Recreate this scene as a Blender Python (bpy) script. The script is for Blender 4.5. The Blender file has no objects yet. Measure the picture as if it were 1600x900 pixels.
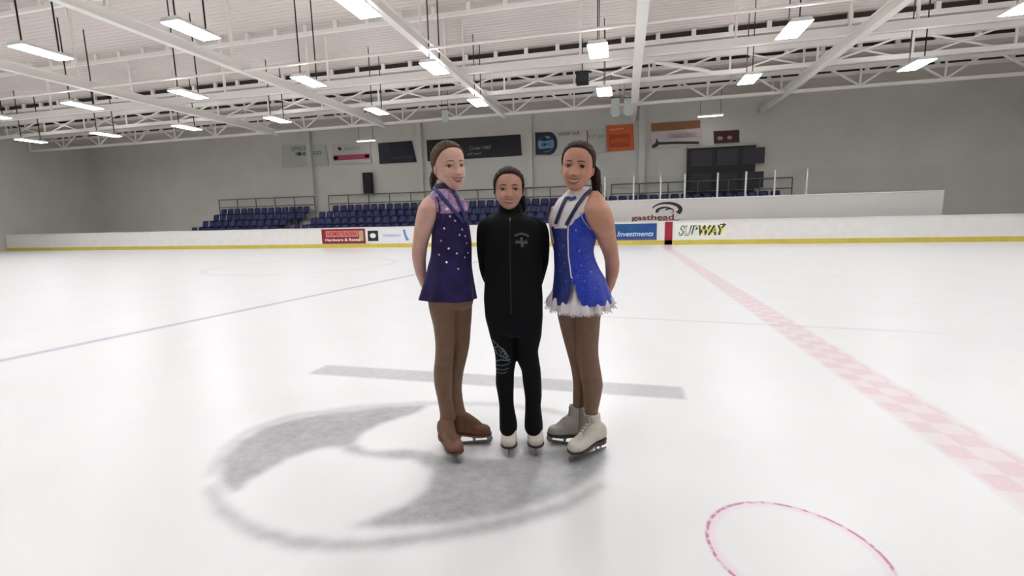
import bpy, math, random
import numpy as np
from mathutils import Vector, Matrix
from mathutils.bvhtree import BVHTree
random.seed(7)
rng = np.random.default_rng(5)
C = bpy.context.scene.collection
sc = bpy.context.scene

# ------------------------------------------------------------------ camera
F = 720.0                                     # focal length in pixels of a 1600 px wide frame
TH = math.atan(175/720); PT = math.atan(104/720); RO = math.radians(1.28); EYE = 1.2
_f = np.array([-math.sin(TH)*math.cos(PT), math.cos(TH)*math.cos(PT), -math.sin(PT)])
_r0 = np.array([math.cos(TH), math.sin(TH), 0.0]); _u0 = np.cross(_r0, _f)
_u = _u0*math.cos(RO) + _r0*math.sin(RO); _r = _r0*math.cos(RO) - _u0*math.sin(RO)
EY = np.array([0, 0, EYE])
cd = bpy.data.cameras.new('camera'); cam = bpy.data.objects.new('camera', cd); C.objects.link(cam)
cd.sensor_width = 36; cd.lens = F/1600*36; cd.clip_start = .05; cd.clip_end = 200
cam.matrix_world = Matrix(((_r[0], _u[0], -_f[0], EY[0]), (_r[1], _u[1], -_f[1], EY[1]), (_r[2], _u[2], -_f[2], EY[2]), (0, 0, 0, 1)))
sc.camera = cam
# ------------------------------------------------------------------ world, exposure
w = bpy.data.worlds.new('world'); sc.world = w; w.use_nodes = True
w.node_tree.nodes['Background'].inputs[0].default_value = (.75, .78, .85, 1)
w.node_tree.nodes['Background'].inputs[1].default_value = .3
sc.view_settings.view_transform = 'Standard'; sc.view_settings.look = 'None'
sc.view_settings.gamma = 1; sc.view_settings.use_curve_mapping = False
sc.view_settings.exposure = 0.0
UP_FILL = 15.0; LAMP = 36.0                                   # radiance of the added ceiling fill and of the high bay diffusers

def proj(p):
    d = np.asarray(p, float)-EY; z = d@_f
    return 800+F*(d@_r)/z, 450-F*(d@_u)/z
def ray(x, y): return _f + _r*(x-800)/F - _u*(y-450)/F
def onz(x, y, z=0.0): d = ray(x, y); return EY + d*(z-EYE)/d[2]
def ony(x, y, Y): d = ray(x, y); return EY + d*Y/d[1]

# ------------------------------------------------------------------ materials
def srgb(r, g, b):
    f = lambda c: (c/255/12.92) if c/255 <= .04045 else ((c/255+.055)/1.055)**2.4
    return (f(r), f(g), f(b), 1)
MATS = {}
def mat(name, col=None, rough=.6, metal=0, spec=.5, noise=0, nscale=20, bump=0, bscale=80, emit=0, sheen=0, col2=None, stretch=(1, 1, 1), trans=0, sss=0):
    if name in MATS: return MATS[name]
    m = bpy.data.materials.new(name); m.use_nodes = True
    nt = m.node_tree; b = nt.nodes['Principled BSDF']
    b.inputs['Base Color'].default_value = col; b.inputs['Roughness'].default_value = rough
    b.inputs['Metallic'].default_value = metal; b.inputs['Specular IOR Level'].default_value = spec
    if sheen: b.inputs['Sheen Weight'].default_value = sheen
    if trans: b.inputs['Transmission Weight'].default_value = trans
    if emit: b.inputs['Emission Color'].default_value = col; b.inputs['Emission Strength'].default_value = emit
    tc = nt.nodes.new('ShaderNodeTexCoord'); mp = nt.nodes.new('ShaderNodeMapping'); mp.inputs['Scale'].default_value = stretch
    nt.links.new(tc.outputs['Object'], mp.inputs[0])
    if noise or col2:
        n = nt.nodes.new('ShaderNodeTexNoise'); n.inputs['Scale'].default_value = nscale; n.inputs['Detail'].default_value = 4
        nt.links.new(mp.outputs[0], n.inputs['Vector'])
        mx = nt.nodes.new('ShaderNodeMix'); mx.data_type = 'RGBA'
        c2 = col2 or tuple(min(1, c*(1-noise)) for c in col[:3])+(1,)
        mx.inputs[6].default_value = col; mx.inputs[7].default_value = c2
        rp = nt.nodes.new('ShaderNodeMapRange'); rp.inputs[1].default_value = .35; rp.inputs[2].default_value = .65
        nt.links.new(n.outputs[0], rp.inputs[0]); nt.links.new(rp.outputs[0], mx.inputs[0])
        nt.links.new(mx.outputs[2], b.inputs['Base Color'])
    if bump:
        n2 = nt.nodes.new('ShaderNodeTexNoise'); n2.inputs['Scale'].default_value = bscale; n2.inputs['Detail'].default_value = 3
        nt.links.new(mp.outputs[0], n2.inputs['Vector'])
        bp = nt.nodes.new('ShaderNodeBump'); bp.inputs['Strength'].default_value = bump; bp.inputs['Distance'].default_value = .01
        nt.links.new(n2.outputs[0], bp.inputs['Height']); nt.links.new(bp.outputs[0], b.inputs['Normal'])
    MATS[name] = m; return m

# ------------------------------------------------------------------ object helpers
def link(name, verts, faces, m, parent=None, smooth=False, mids=None):
    me = bpy.data.meshes.new(name)
    v = np.asarray(verts, float)
    me.from_pydata([tuple(x) for x in v], [], [tuple(int(i) for i in f) for f in faces])
    for q in (m if isinstance(m, (list, tuple)) else [m]): me.materials.append(q)
    if smooth: me.polygons.foreach_set('use_smooth', [True]*len(me.polygons))
    if mids is not None: me.polygons.foreach_set('material_index', [int(i) for i in mids])
    me.update()
    o = bpy.data.objects.new(name, me); C.objects.link(o)
    if parent: o.parent = parent
    return o
def tag(o, label=None, cat=None, group=None, kind=None):
    if label: o['label'] = label
    if cat: o['category'] = cat
    if group: o['group'] = group
    if kind: o['kind'] = kind
    return o
def empty(name, loc, label, cat, group=None, rz=0):
    o = bpy.data.objects.new(name, None); C.objects.link(o); o.location = tuple(loc); o.rotation_euler = (0, 0, rz)
    o.empty_display_size = .2
    return tag(o, label, cat, group)
def copy_tree(o, parent=None):
    c = o.copy(); C.objects.link(c); c.parent = parent
    for ch in list(o.children): copy_tree(ch, c)
    return c
class MB:
    def __init__(s): s.v = []; s.f = []; s.k = []
    def add(s, v, f, k=0):
        n = len(s.v); s.v += [tuple(x) for x in v]; s.f += [tuple(i+n for i in q) for q in f]; s.k += [k]*len(f); return s
    def box(s, x0, x1, y0, y1, z0, z1, k=0):
        return s.add([(x0,y0,z0),(x1,y0,z0),(x1,y1,z0),(x0,y1,z0),(x0,y0,z1),(x1,y0,z1),(x1,y1,z1),(x0,y1,z1)],
                     [(0,3,2,1),(4,5,6,7),(0,1,5,4),(1,2,6,5),(2,3,7,6),(3,0,4,7)], k)
    def bar(s, a, b, wd, ht=None, k=0):        # square section bar from a to b
        a = np.array(a, float); b = np.array(b, float); d = b-a; d /= np.linalg.norm(d); ht = ht or wd
        up = np.array([0, 0, 1.]) if abs(d[2]) < .9 else np.array([1., 0, 0])
        sd = np.cross(d, up); sd /= np.linalg.norm(sd); up = np.cross(sd, d)
        q = [sd*i*wd/2+up*j*ht/2 for i, j in ((-1,-1),(1,-1),(1,1),(-1,1))]
        return s.add([a+x for x in q]+[b+x for x in q], [(0,3,2,1),(4,5,6,7),(0,1,5,4),(1,2,6,5),(2,3,7,6),(3,0,4,7)], k)
    def tube(s, pts, rad, seg=10, k=0, cap=True):
        pts = [np.array(p, float) for p in pts]; n = len(pts)
        rr = rad if isinstance(rad, (list, tuple, np.ndarray)) else [rad]*n
        v = []; ref = None
        for i in range(n):
            d = pts[min(i+1, n-1)]-pts[max(i-1, 0)]; d /= np.linalg.norm(d)
            if ref is None: ref = np.cross(d, [0, 0, 1.] if abs(d[2]) < .9 else [1., 0, 0])
            ref = ref-d*(ref@d); ref /= np.linalg.norm(ref); o2 = np.cross(d, ref)
            v += [pts[i]+rr[i]*(ref*math.cos(t)+o2*math.sin(t)) for t in np.arange(seg)*2*math.pi/seg]
        f = [(i*seg+j, i*seg+(j+1) % seg, (i+1)*seg+(j+1) % seg, (i+1)*seg+j) for i in range(n-1) for j in range(seg)]
        if cap: f += [tuple(range(seg-1, -1, -1)), tuple(range((n-1)*seg, n*seg))]
        return s.add(v, f, k)
    def prism(s, poly, axis, a, b, k=0):       # polygon in the other two axes, extruded along axis from a to b
        n = len(poly); mk = {'x': lambda p, t: (t, p[0], p[1]), 'y': lambda p, t: (p[0], t, p[1]), 'z': lambda p, t: (p[0], p[1], t)}[axis]
        v = [mk(p, a) for p in poly]+[mk(p, b) for p in poly]
        f = [tuple(range(n)), tuple(range(2*n-1, n-1, -1))]+[(i, (i+1) % n+0, (i+1) % n+n, i+n) for i in range(n)]
        return s.add(v, f, k)
    def build(s, name, m, parent=None, smooth=False): return link(name, s.v, s.f, m, parent, smooth, s.k if isinstance(m, (list, tuple)) else None)
def fixn(o):
    import bmesh
    bm = bmesh.new(); bm.from_mesh(o.data); bmesh.ops.recalc_face_normals(bm, faces=bm.faces); bm.to_mesh(o.data); bm.free(); return o
def text(name, s, m, loc, size, width=None, parent=None, ext=.004, rot=(math.pi/2, 0, 0), shear=0, bold=0, cmul=1):
    cu = bpy.data.curves.new(name, 'FONT'); cu.body = s; cu.size = size; cu.extrude = ext; cu.align_x = 'CENTER'; cu.align_y = 'CENTER'
    cu.shear = shear; cu.offset = bold
    t = bpy.data.objects.new(name, cu); C.objects.link(t)
    bpy.context.view_layer.update()
    me = bpy.data.meshes.new_from_object(t.evaluated_get(bpy.context.evaluated_depsgraph_get()))
    C.objects.unlink(t); bpy.data.objects.remove(t)
    v = np.array([x.co[:] for x in me.vertices])
    if width: v[:, 0] *= width/(v[:, 0].max()-v[:, 0].min())
    me.vertices.foreach_set('co', v.ravel()); me.materials.clear(); me.materials.append(m); me.update()
    o = bpy.data.objects.new(name, me); C.objects.link(o); o.location = tuple(loc); o.rotation_euler = rot
    if parent: o.parent = parent
    return o

# ------------------------------------------------------------------ floor (ice), markings in its material
XL, XR, YN, YF = -40.0, 22.0, -9.0, 28.0
LOGO = [  # painted centre crest: outlines read on the ice
 [(345,720),(375,690),(410,670),(455,656),(520,645),(600,636),(668,633),(650,645),(600,660),(566,676),(553,694),(540,698),(500,700),(450,716),(400,745),(365,770),(345,752)],
 [(668,716),(700,712),(740,716),(790,716),(850,704),(945,700),(947,716),(930,742),(885,772),(800,800),(700,818),(620,824),(548,822),(590,806),(640,786),(668,762),(676,738)],
 [(553,694),(575,706),(640,702),(672,706),(690,716),(668,732),(650,718),(600,716),(560,712),(535,702)],
]
RING = [(332,752),(352,790),(392,818),(455,838),(560,846),(700,826),(800,806),(885,782),(940,752),(944,760),(890,796),(800,824),(700,842),(600,856),(520,860),(455,856),(385,834),(340,802),(322,765)]
TOPRING = [(330,722),(345,700),(385,670),(455,647),(560,633),(660,627),(780,629),(860,638),(920,655),(918,659),(850,643),(770,634),(660,632),(560,639),(455,654),(392,676),(352,706),(334,745),(322,745)]
def inside(P, poly):
    x, y = P[:, 0], P[:, 1]; r = np.zeros(len(P), bool); n = len(poly)
    for i in range(n):
        x0, y0 = poly[i]; x1, y1 = poly[(i+1) % n]
        c = ((y0 > y) != (y1 > y)) & (x < (x1-x0)*(y-y0)/(y1-y0+1e-12)+x0); r ^= c
    return r
def axis_grid(lo, a, b, hi, st):
    return np.concatenate([np.linspace(lo, a, 12)[:-1], np.arange(a, b, st), np.linspace(b, hi, 12)])
gx = axis_grid(XL, -2.7, .2, XR, .0175); gy = axis_grid(YN, 1.1, 3.3, YF+2, .0175)
nx, ny = len(gx), len(gy)
GX, GY = np.meshgrid(gx, gy); V = np.stack([GX.ravel(), GY.ravel(), np.zeros(nx*ny)], 1)
idx = np.arange(nx*ny).reshape(ny, nx)
FF = np.stack([idx[:-1, :-1].ravel(), idx[:-1, 1:].ravel(), idx[1:, 1:].ravel(), idx[1:, :-1].ravel()], 1)
paint = np.zeros(nx*ny)
for poly, val in [(p, .8) for p in LOGO]+[(RING, .7), (TOPRING, .4)]:
    wp = [tuple(onz(x, y)[:2]) for x, y in poly]
    paint = np.maximum(paint, inside(V[:, :2], wp)*val)
pg = paint.reshape(ny, nx)
for _ in range(4):
    q = pg.copy(); q[1:-1, 1:-1] = (pg[1:-1, 1:-1]*2+pg[:-2, 1:-1]+pg[2:, 1:-1]+pg[1:-1, :-2]+pg[1:-1, 2:])/6; pg = q
fl = link('floor', V, FF, mat('ice', (1, 1, 1, 1)))
at = fl.data.attributes.new('paint', 'FLOAT', 'POINT'); at.data.foreach_set('value', pg.ravel())
tag(fl, 'white rink ice with grey painted crest and faint lines', kind='structure')
def ice_nodes():
    m = MATS['ice']; nt = m.node_tree; N = nt.nodes; L = nt.links; b = N['Principled BSDF']
    b.inputs['Roughness'].default_value = .32; b.inputs['Specular IOR Level'].default_value = .35
    geo = N.new('ShaderNodeNewGeometry'); sp = N.new('ShaderNodeSeparateXYZ'); L.new(geo.outputs['Position'], sp.inputs[0])
    def M(op, a, c=0., d=None):
        n = N.new('ShaderNodeMath'); n.operation = op
        for i, s_ in enumerate((a, c, d)):
            if s_ is None: continue
            if hasattr(s_, 'default_value'): L.new(s_, n.inputs[i])
            else: n.inputs[i].default_value = s_
        return n.outputs[0]
    def noise(scale, detail=4, stretch=None, rough=.5):
        n = N.new('ShaderNodeTexNoise'); n.inputs['Scale'].default_value = scale; n.inputs['Detail'].default_value = detail; n.inputs['Roughness'].default_value = rough
        mp = N.new('ShaderNodeMapping'); L.new(geo.outputs['Position'], mp.inputs[0])
        if stretch: mp.inputs['Scale'].default_value = stretch
        L.new(mp.outputs[0], n.inputs['Vector']); return n.outputs[0]
    X, Y = sp.outputs[0], sp.outputs[1]
    def soft_band(v, a, c, e):                   # 1 inside [a,c] with soft edge e
        lo = N.new('ShaderNodeMapRange'); L.new(v, lo.inputs[0]); lo.inputs[1].default_value = a-e; lo.inputs[2].default_value = a+e
        hi = N.new('ShaderNodeMapRange'); L.new(v, hi.inputs[0]); hi.inputs[1].default_value = c+e; hi.inputs[2].default_value = c-e
        return M('MULTIPLY', lo.outputs[0], hi.outputs[0])
    state = {'c': None}
    base = N.new('ShaderNodeMix'); base.data_type = 'RGBA'
    base.inputs[6].default_value = (.80, .81, .80, 1); base.inputs[7].default_value = (.875, .885, .87, 1)
    L.new(noise(1.3, 5), base.inputs[0]); state['c'] = base.outputs[2]
    def over(fac, col):
        mx = N.new('ShaderNodeMix'); mx.data_type = 'RGBA'
        L.new(fac, mx.inputs[0]); L.new(state['c'], mx.inputs[6]); mx.inputs[7].default_value = col; state['c'] = mx.outputs[2]
    scuff = N.new('ShaderNodeMapRange'); L.new(noise(16, 8, None, .75), scuff.inputs[0]); scuff.inputs[1].default_value = .30; scuff.inputs[2].default_value = .62; scuff.inputs[3].default_value = .7; scuff.inputs[4].default_value = 1
    big = N.new('ShaderNodeMapRange'); L.new(noise(2.2, 3), big.inputs[0]); big.inputs[1].default_value = .3; big.inputs[2].default_value = .6; big.inputs[3].default_value = .85; big.inputs[4].default_value = 1
    sc_ = M('MULTIPLY', scuff.outputs[0], big.outputs[0])
    at = N.new('ShaderNodeAttribute'); at.attribute_name = 'paint'
    over(M('MULTIPLY', at.outputs['Fac'], sc_), (.19, .19, .205, 1))
    # grey painted bar behind the skaters (slightly askew)
    ys = M('ADD', Y, M('MULTIPLY', X, .01))
    over(M('MULTIPLY', M('MULTIPLY', soft_band(X, -2.50, .42, .02), soft_band(ys, 3.12, 3.36, .02)), M('MULTIPLY', sc_, .75)), (.38, .39, .39, 1))
    # red centre line with a checked pattern, blue line
    chk = N.new('ShaderNodeTexChecker'); chk.inputs['Scale'].default_value = 7; L.new(geo.outputs['Position'], chk.inputs['Vector'])
    over(M('MULTIPLY', soft_band(X, 1.58, 1.90, .03), M('MULTIPLY', M('ADD', M('MULTIPLY', chk.outputs['Fac'], .25), .3), sc_)), (.72, .40, .45, 1))
    over(M('MULTIPLY', soft_band(M('ADD', X, M('MULTIPLY', Y, -.13)), -6.18, -6.05, .03), M('MULTIPLY', sc_, .75)), (.34, .34, .46, 1))
    over(M('MULTIPLY', M('MULTIPLY', soft_band(M('ADD', Y, M('MULTIPLY', X, .11)), 5.68, 5.74, .03), soft_band(X, -.6, 3, .3)), M('MULTIPLY', sc_, .33)), (.35, .36, .36, 1))
    # faint far circle arc
    dx = M('ADD', X, 9.5); dy = M('SUBTRACT', Y, 12.3); rr = M('SQRT', M('ADD', M('MULTIPLY', dx, dx), M('MULTIPLY', dy, dy)))
    over(M('MULTIPLY', soft_band(rr, 2.6, 2.75, .05), M('MULTIPLY', sc_, .35)), (.5, .5, .5, 1))
    # small pink ring in the near corner
    dx = M('SUBTRACT', X, .615); dy = M('SUBTRACT', Y, 1.70); rr = M('SQRT', M('ADD', M('MULTIPLY', dx, dx), M('MULTIPLY', dy, dy)))
    dash = N.new('ShaderNodeMapRange'); L.new(noise(30, 1), dash.inputs[0]); dash.inputs[1].default_value = .42; dash.inputs[2].default_value = .5; dash.inputs[3].default_value = .25; dash.inputs[4].default_value = .85
    over(M('MULTIPLY', soft_band(rr, .262, .300, .010), .22), (.85, .42, .66, 1))
    over(M('MULTIPLY', soft_band(rr, .286, .298, .003), dash.outputs[0]), (.50, .12, .30, 1))
    L.new(state['c'], b.inputs['Base Color'])
    bp = N.new('ShaderNodeBump'); bp.inputs['Strength'].default_value = .12; bp.inputs['Distance'].default_value = .01
    L.new(noise(9, 5, (1, .6, 1)), bp.inputs['Height']); L.new(bp.outputs[0], b.inputs['Normal'])
ice_nodes()

# ------------------------------------------------------------------ walls and roof
wallm = mat('wall_paint', srgb(208, 206, 198), .8, noise=.06, nscale=.6)
whitem = mat('painted_steel', srgb(240, 236, 230), .5)
deckm = mat('roof_deck', srgb(210, 200, 193), .7)
def deck_bands():
    nt = deckm.node_tree; N = nt.nodes; L = nt.links; b = N['Principled BSDF']
    wv = N.new('ShaderNodeTexWave'); wv.bands_direction = 'Y'; wv.inputs['Scale'].default_value = 1.6; wv.inputs['Distortion'].default_value = 0
    g = N.new('ShaderNodeNewGeometry'); L.new(g.outputs['Position'], wv.inputs['Vector'])
    bp = N.new('ShaderNodeBump'); bp.inputs['Strength'].default_value = .35; bp.inputs['Distance'].default_value = .06
    L.new(wv.outputs['Fac'], bp.inputs['Height']); L.new(bp.outputs[0], b.inputs['Normal'])
deck_bands()
def roofz(y): return 7.6+.13*(28-y) if y > 9 else 7.6+.13*19-.13*(9-y)
def wallbox(name, *a, m=wallm): o = MB().box(*a).build(name, m); tag(o, kind='structure'); return o
wallbox('wall_far', XL, XR, YF, YF+.3, 0, 8.2)
wallbox('wall_near', XL, XR, YN-.3, YN, 0, 8.6)
wallbox('wall_left', XL-.3, XL, YN-.3, YF+.3, 0, 10.6)
wallbox('wall_right', XR, XR+.3, YN-.3, YF+.3, 0, 10.6)
cl = MB().add([(XL, YN, roofz(YN)), (XR, YN, roofz(YN)), (XR, 9, roofz(9)), (XL, 9, roofz(9)), (XR, YF, roofz(YF)), (XL, YF, roofz(YF)),
               (XL, YN, roofz(YN)+.2), (XR, YN, roofz(YN)+.2), (XR, 9, roofz(9)+.2), (XL, 9, roofz(9)+.2), (XR, YF, roofz(YF)+.2), (XL, YF, roofz(YF)+.2)],
              [(0, 3, 2, 1), (3, 5, 4, 2), (6, 7, 8, 9), (9, 8, 10, 11), (0, 1, 7, 6), (5, 11, 10, 4), (0, 6, 9, 3), (3, 9, 11, 5), (1, 2, 8, 7), (2, 4, 10, 8)]).build('ceiling', deckm)
tag(cl, kind='structure')
# pilasters on the far wall
for i, px in enumerate((483, 656, 828, 1003)):
    x = ony(px, 215, 27.9)[0]
    tag(MB().box(x-.16, x+.16, 27.7, 28, 2.2, 7.6).build('trim_%d' % (i+1), wallm), kind='structure')
# steel beams across the rink (towards the far wall)
for x, y1, nm, hw in ((.42, 27.95, 'white steel roof beam right of centre reaching the far wall', .15), (-6.1, 24.3, 'long white steel roof beam running diagonally above the left skater', .11), (-13.0, 24.3, 'white steel roof beam at the left edge of the photo', .11), (7.0, 27.95, 'white steel roof beam far to the right above the stands', .12), (-20.0, 24.3, 'white steel roof beam far to the left', .11)):
    e = empty('roof_beam', (x, -8, 6.6), nm, 'beam', 'beams running across the rink')
    b = MB(); L_ = y1+8
    b.box(-hw, hw, 0, L_, -.06, -.02).box(-hw, hw, 0, L_, .22, .26).box(-.03, .03, 0, L_, -.02, .22)
    b.build('beam_profile', whitem, e)
    for yy in np.arange(2, L_-1, 4.0):
        MB().box(-.035, .035, yy-.035, yy+.035, .26, roofz(yy-8)-6.6).build('hanger_strut', whitem, e)
# roof trusses along the rink
def truss(Y, z0, z1, label, xa, bay, style, c=.14):
    e = empty('roof_truss', (0, Y, z0), label, 'truss', 'trusses running along the rink')
    h = z1-z0
    MB().box(XL+.1, XR-.1, -c/2, c/2, 0, c).build('bottom_chord', whitem, e)
    MB().box(XL+.1, XR-.1, -c/2-.02, c/2+.02, h-c*1.2, h).build('top_chord', whitem, e)
    x = xa
    while x-bay > XL+.3: x -= bay
    while x < XR-.3:
        MB().box(x-.035, x+.035, -.03, .03, c, h-c*1.2).build('web_post', whitem, e)
        if style == 'X' and x+bay < XR:
            m_ = x+bay/2
            MB().bar((m_-1.05, .03, h-c), (m_+1.05, .03, c*.7), .06).build('web_diagonal', whitem, e)
            MB().bar((m_-1.05, -.04, c*.7), (m_+1.05, -.04, h-c), .06).build('web_diagonal', whitem, e)
        elif x+1.2 < XR and x-1.2 > XL:
            MB().bar((x, 0, c*.7), (x+1.15, 0, h-c), .07).build('web_diagonal', whitem, e)
            MB().bar((x, 0, c*.7), (x-1.15, 0, h-c), .07).build('web_diagonal', whitem, e)
        x += bay
e = empty('header_beam', (0, 17.9, 6.86), 'thick white beam crossing under the roof in front of the trusses', 'beam')
MB().box(XL+.1, XR-.1, -.09, .09, 0, .26).build('beam_profile', whitem, e)
for x in np.arange(XL+2, XR, 5.2): MB().box(x-.04, x+.04, -.04, .04, .26, roofz(17.9)-6.86).build('hanger_strut', whitem, e)
truss(21.0, 6.84, 7.75, 'white open-web roof truss with crossed webs above the far boards', ony(897, 145, 21)[0], 3.1, 'X', c=.16)
truss(24.1, 6.62, 7.60, 'white open-web roof truss farthest back with V shaped webs, over the front of the stands', ony(897, 165, 24.1)[0], 3.1, 'V', c=.13)
# purlins just under the deck (castellated: seat blocks stand on the beam), some with a dark strip painted as the shade behind
gapshade = mat('gap_shade', srgb(62, 54, 50), .9)
for i, (Y, gap, lb) in enumerate(((2.0, 0, 'farthest behind the camera'), (5.5, 0, 'overhead, nearest the camera'), (9.2, 0, 'overhead past the ridge'), (13.4, 0, 'at the top edge of the view'), (17.0, 0, 'crossing just above the pair of nearest lamps'), (20.6, .3, 'with the long dashed row of painted gap shade'), (23.0, .22, 'above the middle truss'), (25.4, .2, 'closest to the far wall'))):
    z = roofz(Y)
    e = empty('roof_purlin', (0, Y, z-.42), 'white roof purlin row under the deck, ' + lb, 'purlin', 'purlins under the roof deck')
    P_ = [(XL+.1, 0), (XR-.1, 0), (XR-.1, .14)]; x = XR-.5; top = .42+min(0, 0) - .02
    while x > XL+.6: P_ += [(x+.08, .14), (x+.08, top), (x-.08, top), (x-.08, .14)]; x -= 1.35
    P_ += [(XL+.1, .14)]
    fixn(MB().prism(P_, 'y', -.06, .06).build('purlin_beam', whitem, e))
    if gap: MB().box(XL+.1, XR-.1, .07, .09, .14, .14+gap*.75).build('gap_shade_strip', gapshade, e)  # shade between the seat blocks, put into a dark strip
# thin pipe along the rink
tag(MB().tube([(XL+.1, 14.36, 6.62), (XR-.1, 14.36, 6.62)], .045, 8).build('ceiling_pipe', whitem), 'thin white pipe crossing under the whole roof', 'pipe')
a = onz(1024, 97, 6.95); b_ = onz(1150, 122, 6.95)
tag(MB().tube([a, (a+b_)/2+np.array([0, 0, .05]), b_], .08, 8).build('diagonal_brace', whitem, smooth=True), 'white slanting brace leaving the thick beam towards the right', 'brace')
a = onz(462, 145, 6.62)
# ------------------------------------------------------------------ hanging lamps
diff = mat('lamp_diffuser', srgb(250, 250, 255), emit=LAMP); housing = mat('lamp_housing', srgb(235, 235, 232), .4); rodm = mat('lamp_rod', srgb(70, 62, 60), .6)
def make_lamp():
    e = empty('high_bay_light', (0, 0, 6.2), 'x', 'ceiling light')
    MB().prism([(-.30, 0), (-.22, .10), (.22, .10), (.30, 0)], 'y', -.62, .62).build('housing', housing, e)
    fixn(e.children[0])
    MB().box(-.27, .27, -.59, .59, -.012, -.001).build('diffuser', diff, e)
    MB().box(-.16, .16, -.55, .55, .101, .106).build('added_uplight', mat('ceiling_fill_glow', srgb(250, 249, 254), emit=UP_FILL), e)  # added glowing panel on top of the housing, brightens the roof deck
    return e
LX = {-6.05: 'in the row left of centre', -.8: 'in the row near the right beam', -10.78: 'in the left row', 4.45: 'in the right row beyond the photo', 9.7: 'in the far right row', -16.0: 'in the far left row', -21.3: 'in the outer left row', -26.6: 'in the outermost left row', -32: 'in the end row', 15: 'in the outer right row'}
LY = {10.36: 'nearest in view', 14.92: 'second in view', 19.55: 'farthest', 5.7: 'over the skaters', 1.1: 'above the camera'}
proto = make_lamp(); first = True
for lx, dx in LX.items():
    for ly, dy in LY.items():
        o = proto if first else copy_tree(proto)
        first = False
        o.location = (lx, ly, 6.2)
        tag(o, 'bright white hanging high bay lamp %s, %s' % (dx, dy), 'ceiling light', 'hanging rink lamps')
        hz = roofz(ly)-6.2
        MB().box(-.014, .014, -.45, -.422, .10, hz).build('hanging_rod', rodm, o)
        if lx < -1: MB().box(-.014, .014, .42, .45, .10, hz).build('hanging_rod', rodm, o)
striph = housing
stripm = mat('strip_tube', srgb(255, 248, 240), emit=6)
for px, py, lb in ((572, 220, 'short strip lamp glowing above the red and white wall banner'), (1110, 181, 'strip lamp glowing above the dark scoreboard')):
    p = ony(px, py, 26.9)
    e = empty('strip_light', p, lb, 'light', 'strip lamps over the stands')
    MB().box(-.62, .62, -.10, .10, 0, .07).build('housing', striph, e)
    MB().box(-.60, .60, -.085, .085, -.03, 0).build('tube_cover', stripm, e)
    MB().box(-.5, -.48, -.01, .01, .07, roofz(26.9)-p[2]).box(.48, .5, -.01, .01, .07, roofz(26.9)-p[2]).build('hanging_rod', rodm, e)
# hanging speaker and pale boxes in the trusses
blackm = mat('black_plastic', srgb(22, 21, 22), .6)
p = ony(910, 122, 20.4)
e = empty('hanging_speaker', p, 'small black square loudspeaker hanging inside the roof truss', 'speaker')
MB().box(-.25, .25, -.15, .2, -.24, .24).build('cabinet', blackm, e)
MB().prism([(.2*math.cos(t), .2*math.sin(t)) for t in np.linspace(0, 2*math.pi, 20, endpoint=False)], 'y', -.17, -.15).build('grille', mat('grille', srgb(40, 38, 40), .8), e)
MB().box(-.02, .02, -.02, .02, .24, roofz(20.4)-p[2]).build('mount_rod', rodm, e)
pale = mat('pale_banner', srgb(190, 196, 190), .8)
for x0, y0, x1, y1, lb in ((955, 154, 968, 182, 'left of two pale hanging pennants beside the thick roof beam'), (975, 154, 990, 180, 'right of two pale hanging pennants beside the thick roof beam'), (582, 137, 600, 165, 'pale grey hanging pennant above the small left lamp'), (690, 172, 701, 190, 'tiny pale pennant hanging under the long diagonal beam')):
    p0 = ony(x0, y0, 23.3); p1 = ony(x1, y1, 23.3)
    e = empty('hanging_pennant', ((p0[0]+p1[0])/2, 23.3, p0[2]), lb, 'banner', 'pale pennants under the roof')
    hw = abs(p1[0]-p0[0])/2; h = p0[2]-p1[2]
    MB().prism([(-hw, 0), (hw, 0), (hw, -h*.85), (hw*.6, -h), (-hw*.6, -h), (-hw, -h*.85)], 'y', -.01, .01).build('cloth_panel', pale, e)
    MB().box(-hw-.03, hw+.03, -.02, .02, 0, .04).build('top_bar', rodm, e)
    MB().box(-hw, -hw+.015, -.01, .01, .04, roofz(23.3)-p0[2]).box(hw-.015, hw, -.01, .01, .04, roofz(23.3)-p0[2]).build('cord', rodm, e)
# ------------------------------------------------------------------ rink boards
boardw = mat('board_white', srgb(236, 234, 230), .35, noise=.05, nscale=3)
yellow = mat('kick_yellow', srgb(214, 196, 84), .4, noise=.12, nscale=2)
BY = 22.0
e = empty('rink_boards', (0, BY, 0), 'long white dasher boards with yellow kick strip along far side of ice', 'boards')
MB().box(XL+.2, XR-.2, 0, .12, .2, 1.03).build('board_panel', boardw, e)
MB().box(XL+.2, XR-.2, -.012, .12, 0, .2).build('kick_plate', yellow, e)
MB().box(XL+.2, XR-.2, -.03, .16, 1.03, 1.07).build('cap_rail', mat('cap_rail', srgb(228, 228, 226), .4), e)
def onB(px, py, Y=BY): p = ony(px, py, Y); return p[0], p[2]
def board_ad(name, px0, px1, z0, z1, m, lab=None, back=False):
    x0 = onB(px0, 370)[0]; x1 = onB(px1, 370)[0]
    o = MB().box(x0, x1, -.012, -.001, z0, z1).build(name, m, e)
    if lab: o['label'] = lab
    return o, (x0+x1)/2, x1-x0
redm = mat('board_red', srgb(158, 30, 50), .4)
board_ad('centre_line_stripe', 1038.5, 1050.5, .001, 1.07, redm, 'red centre line stripe up the boards')
ad, cx, wd = board_ad('advertisement', 503, 571, .22, 1.0, mat('ad_maroon', srgb(132, 34, 40), .4), 'maroon board advertisement with pale lettering')
salmon = mat('ad_salmon', srgb(222, 130, 122), .5); txtw = mat('ad_white', srgb(240, 238, 236), .5)
MB().box(cx-.40*wd, cx+.34*wd, -.018, -.0125, .58, .9).build('color_patch', salmon, ad)
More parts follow.
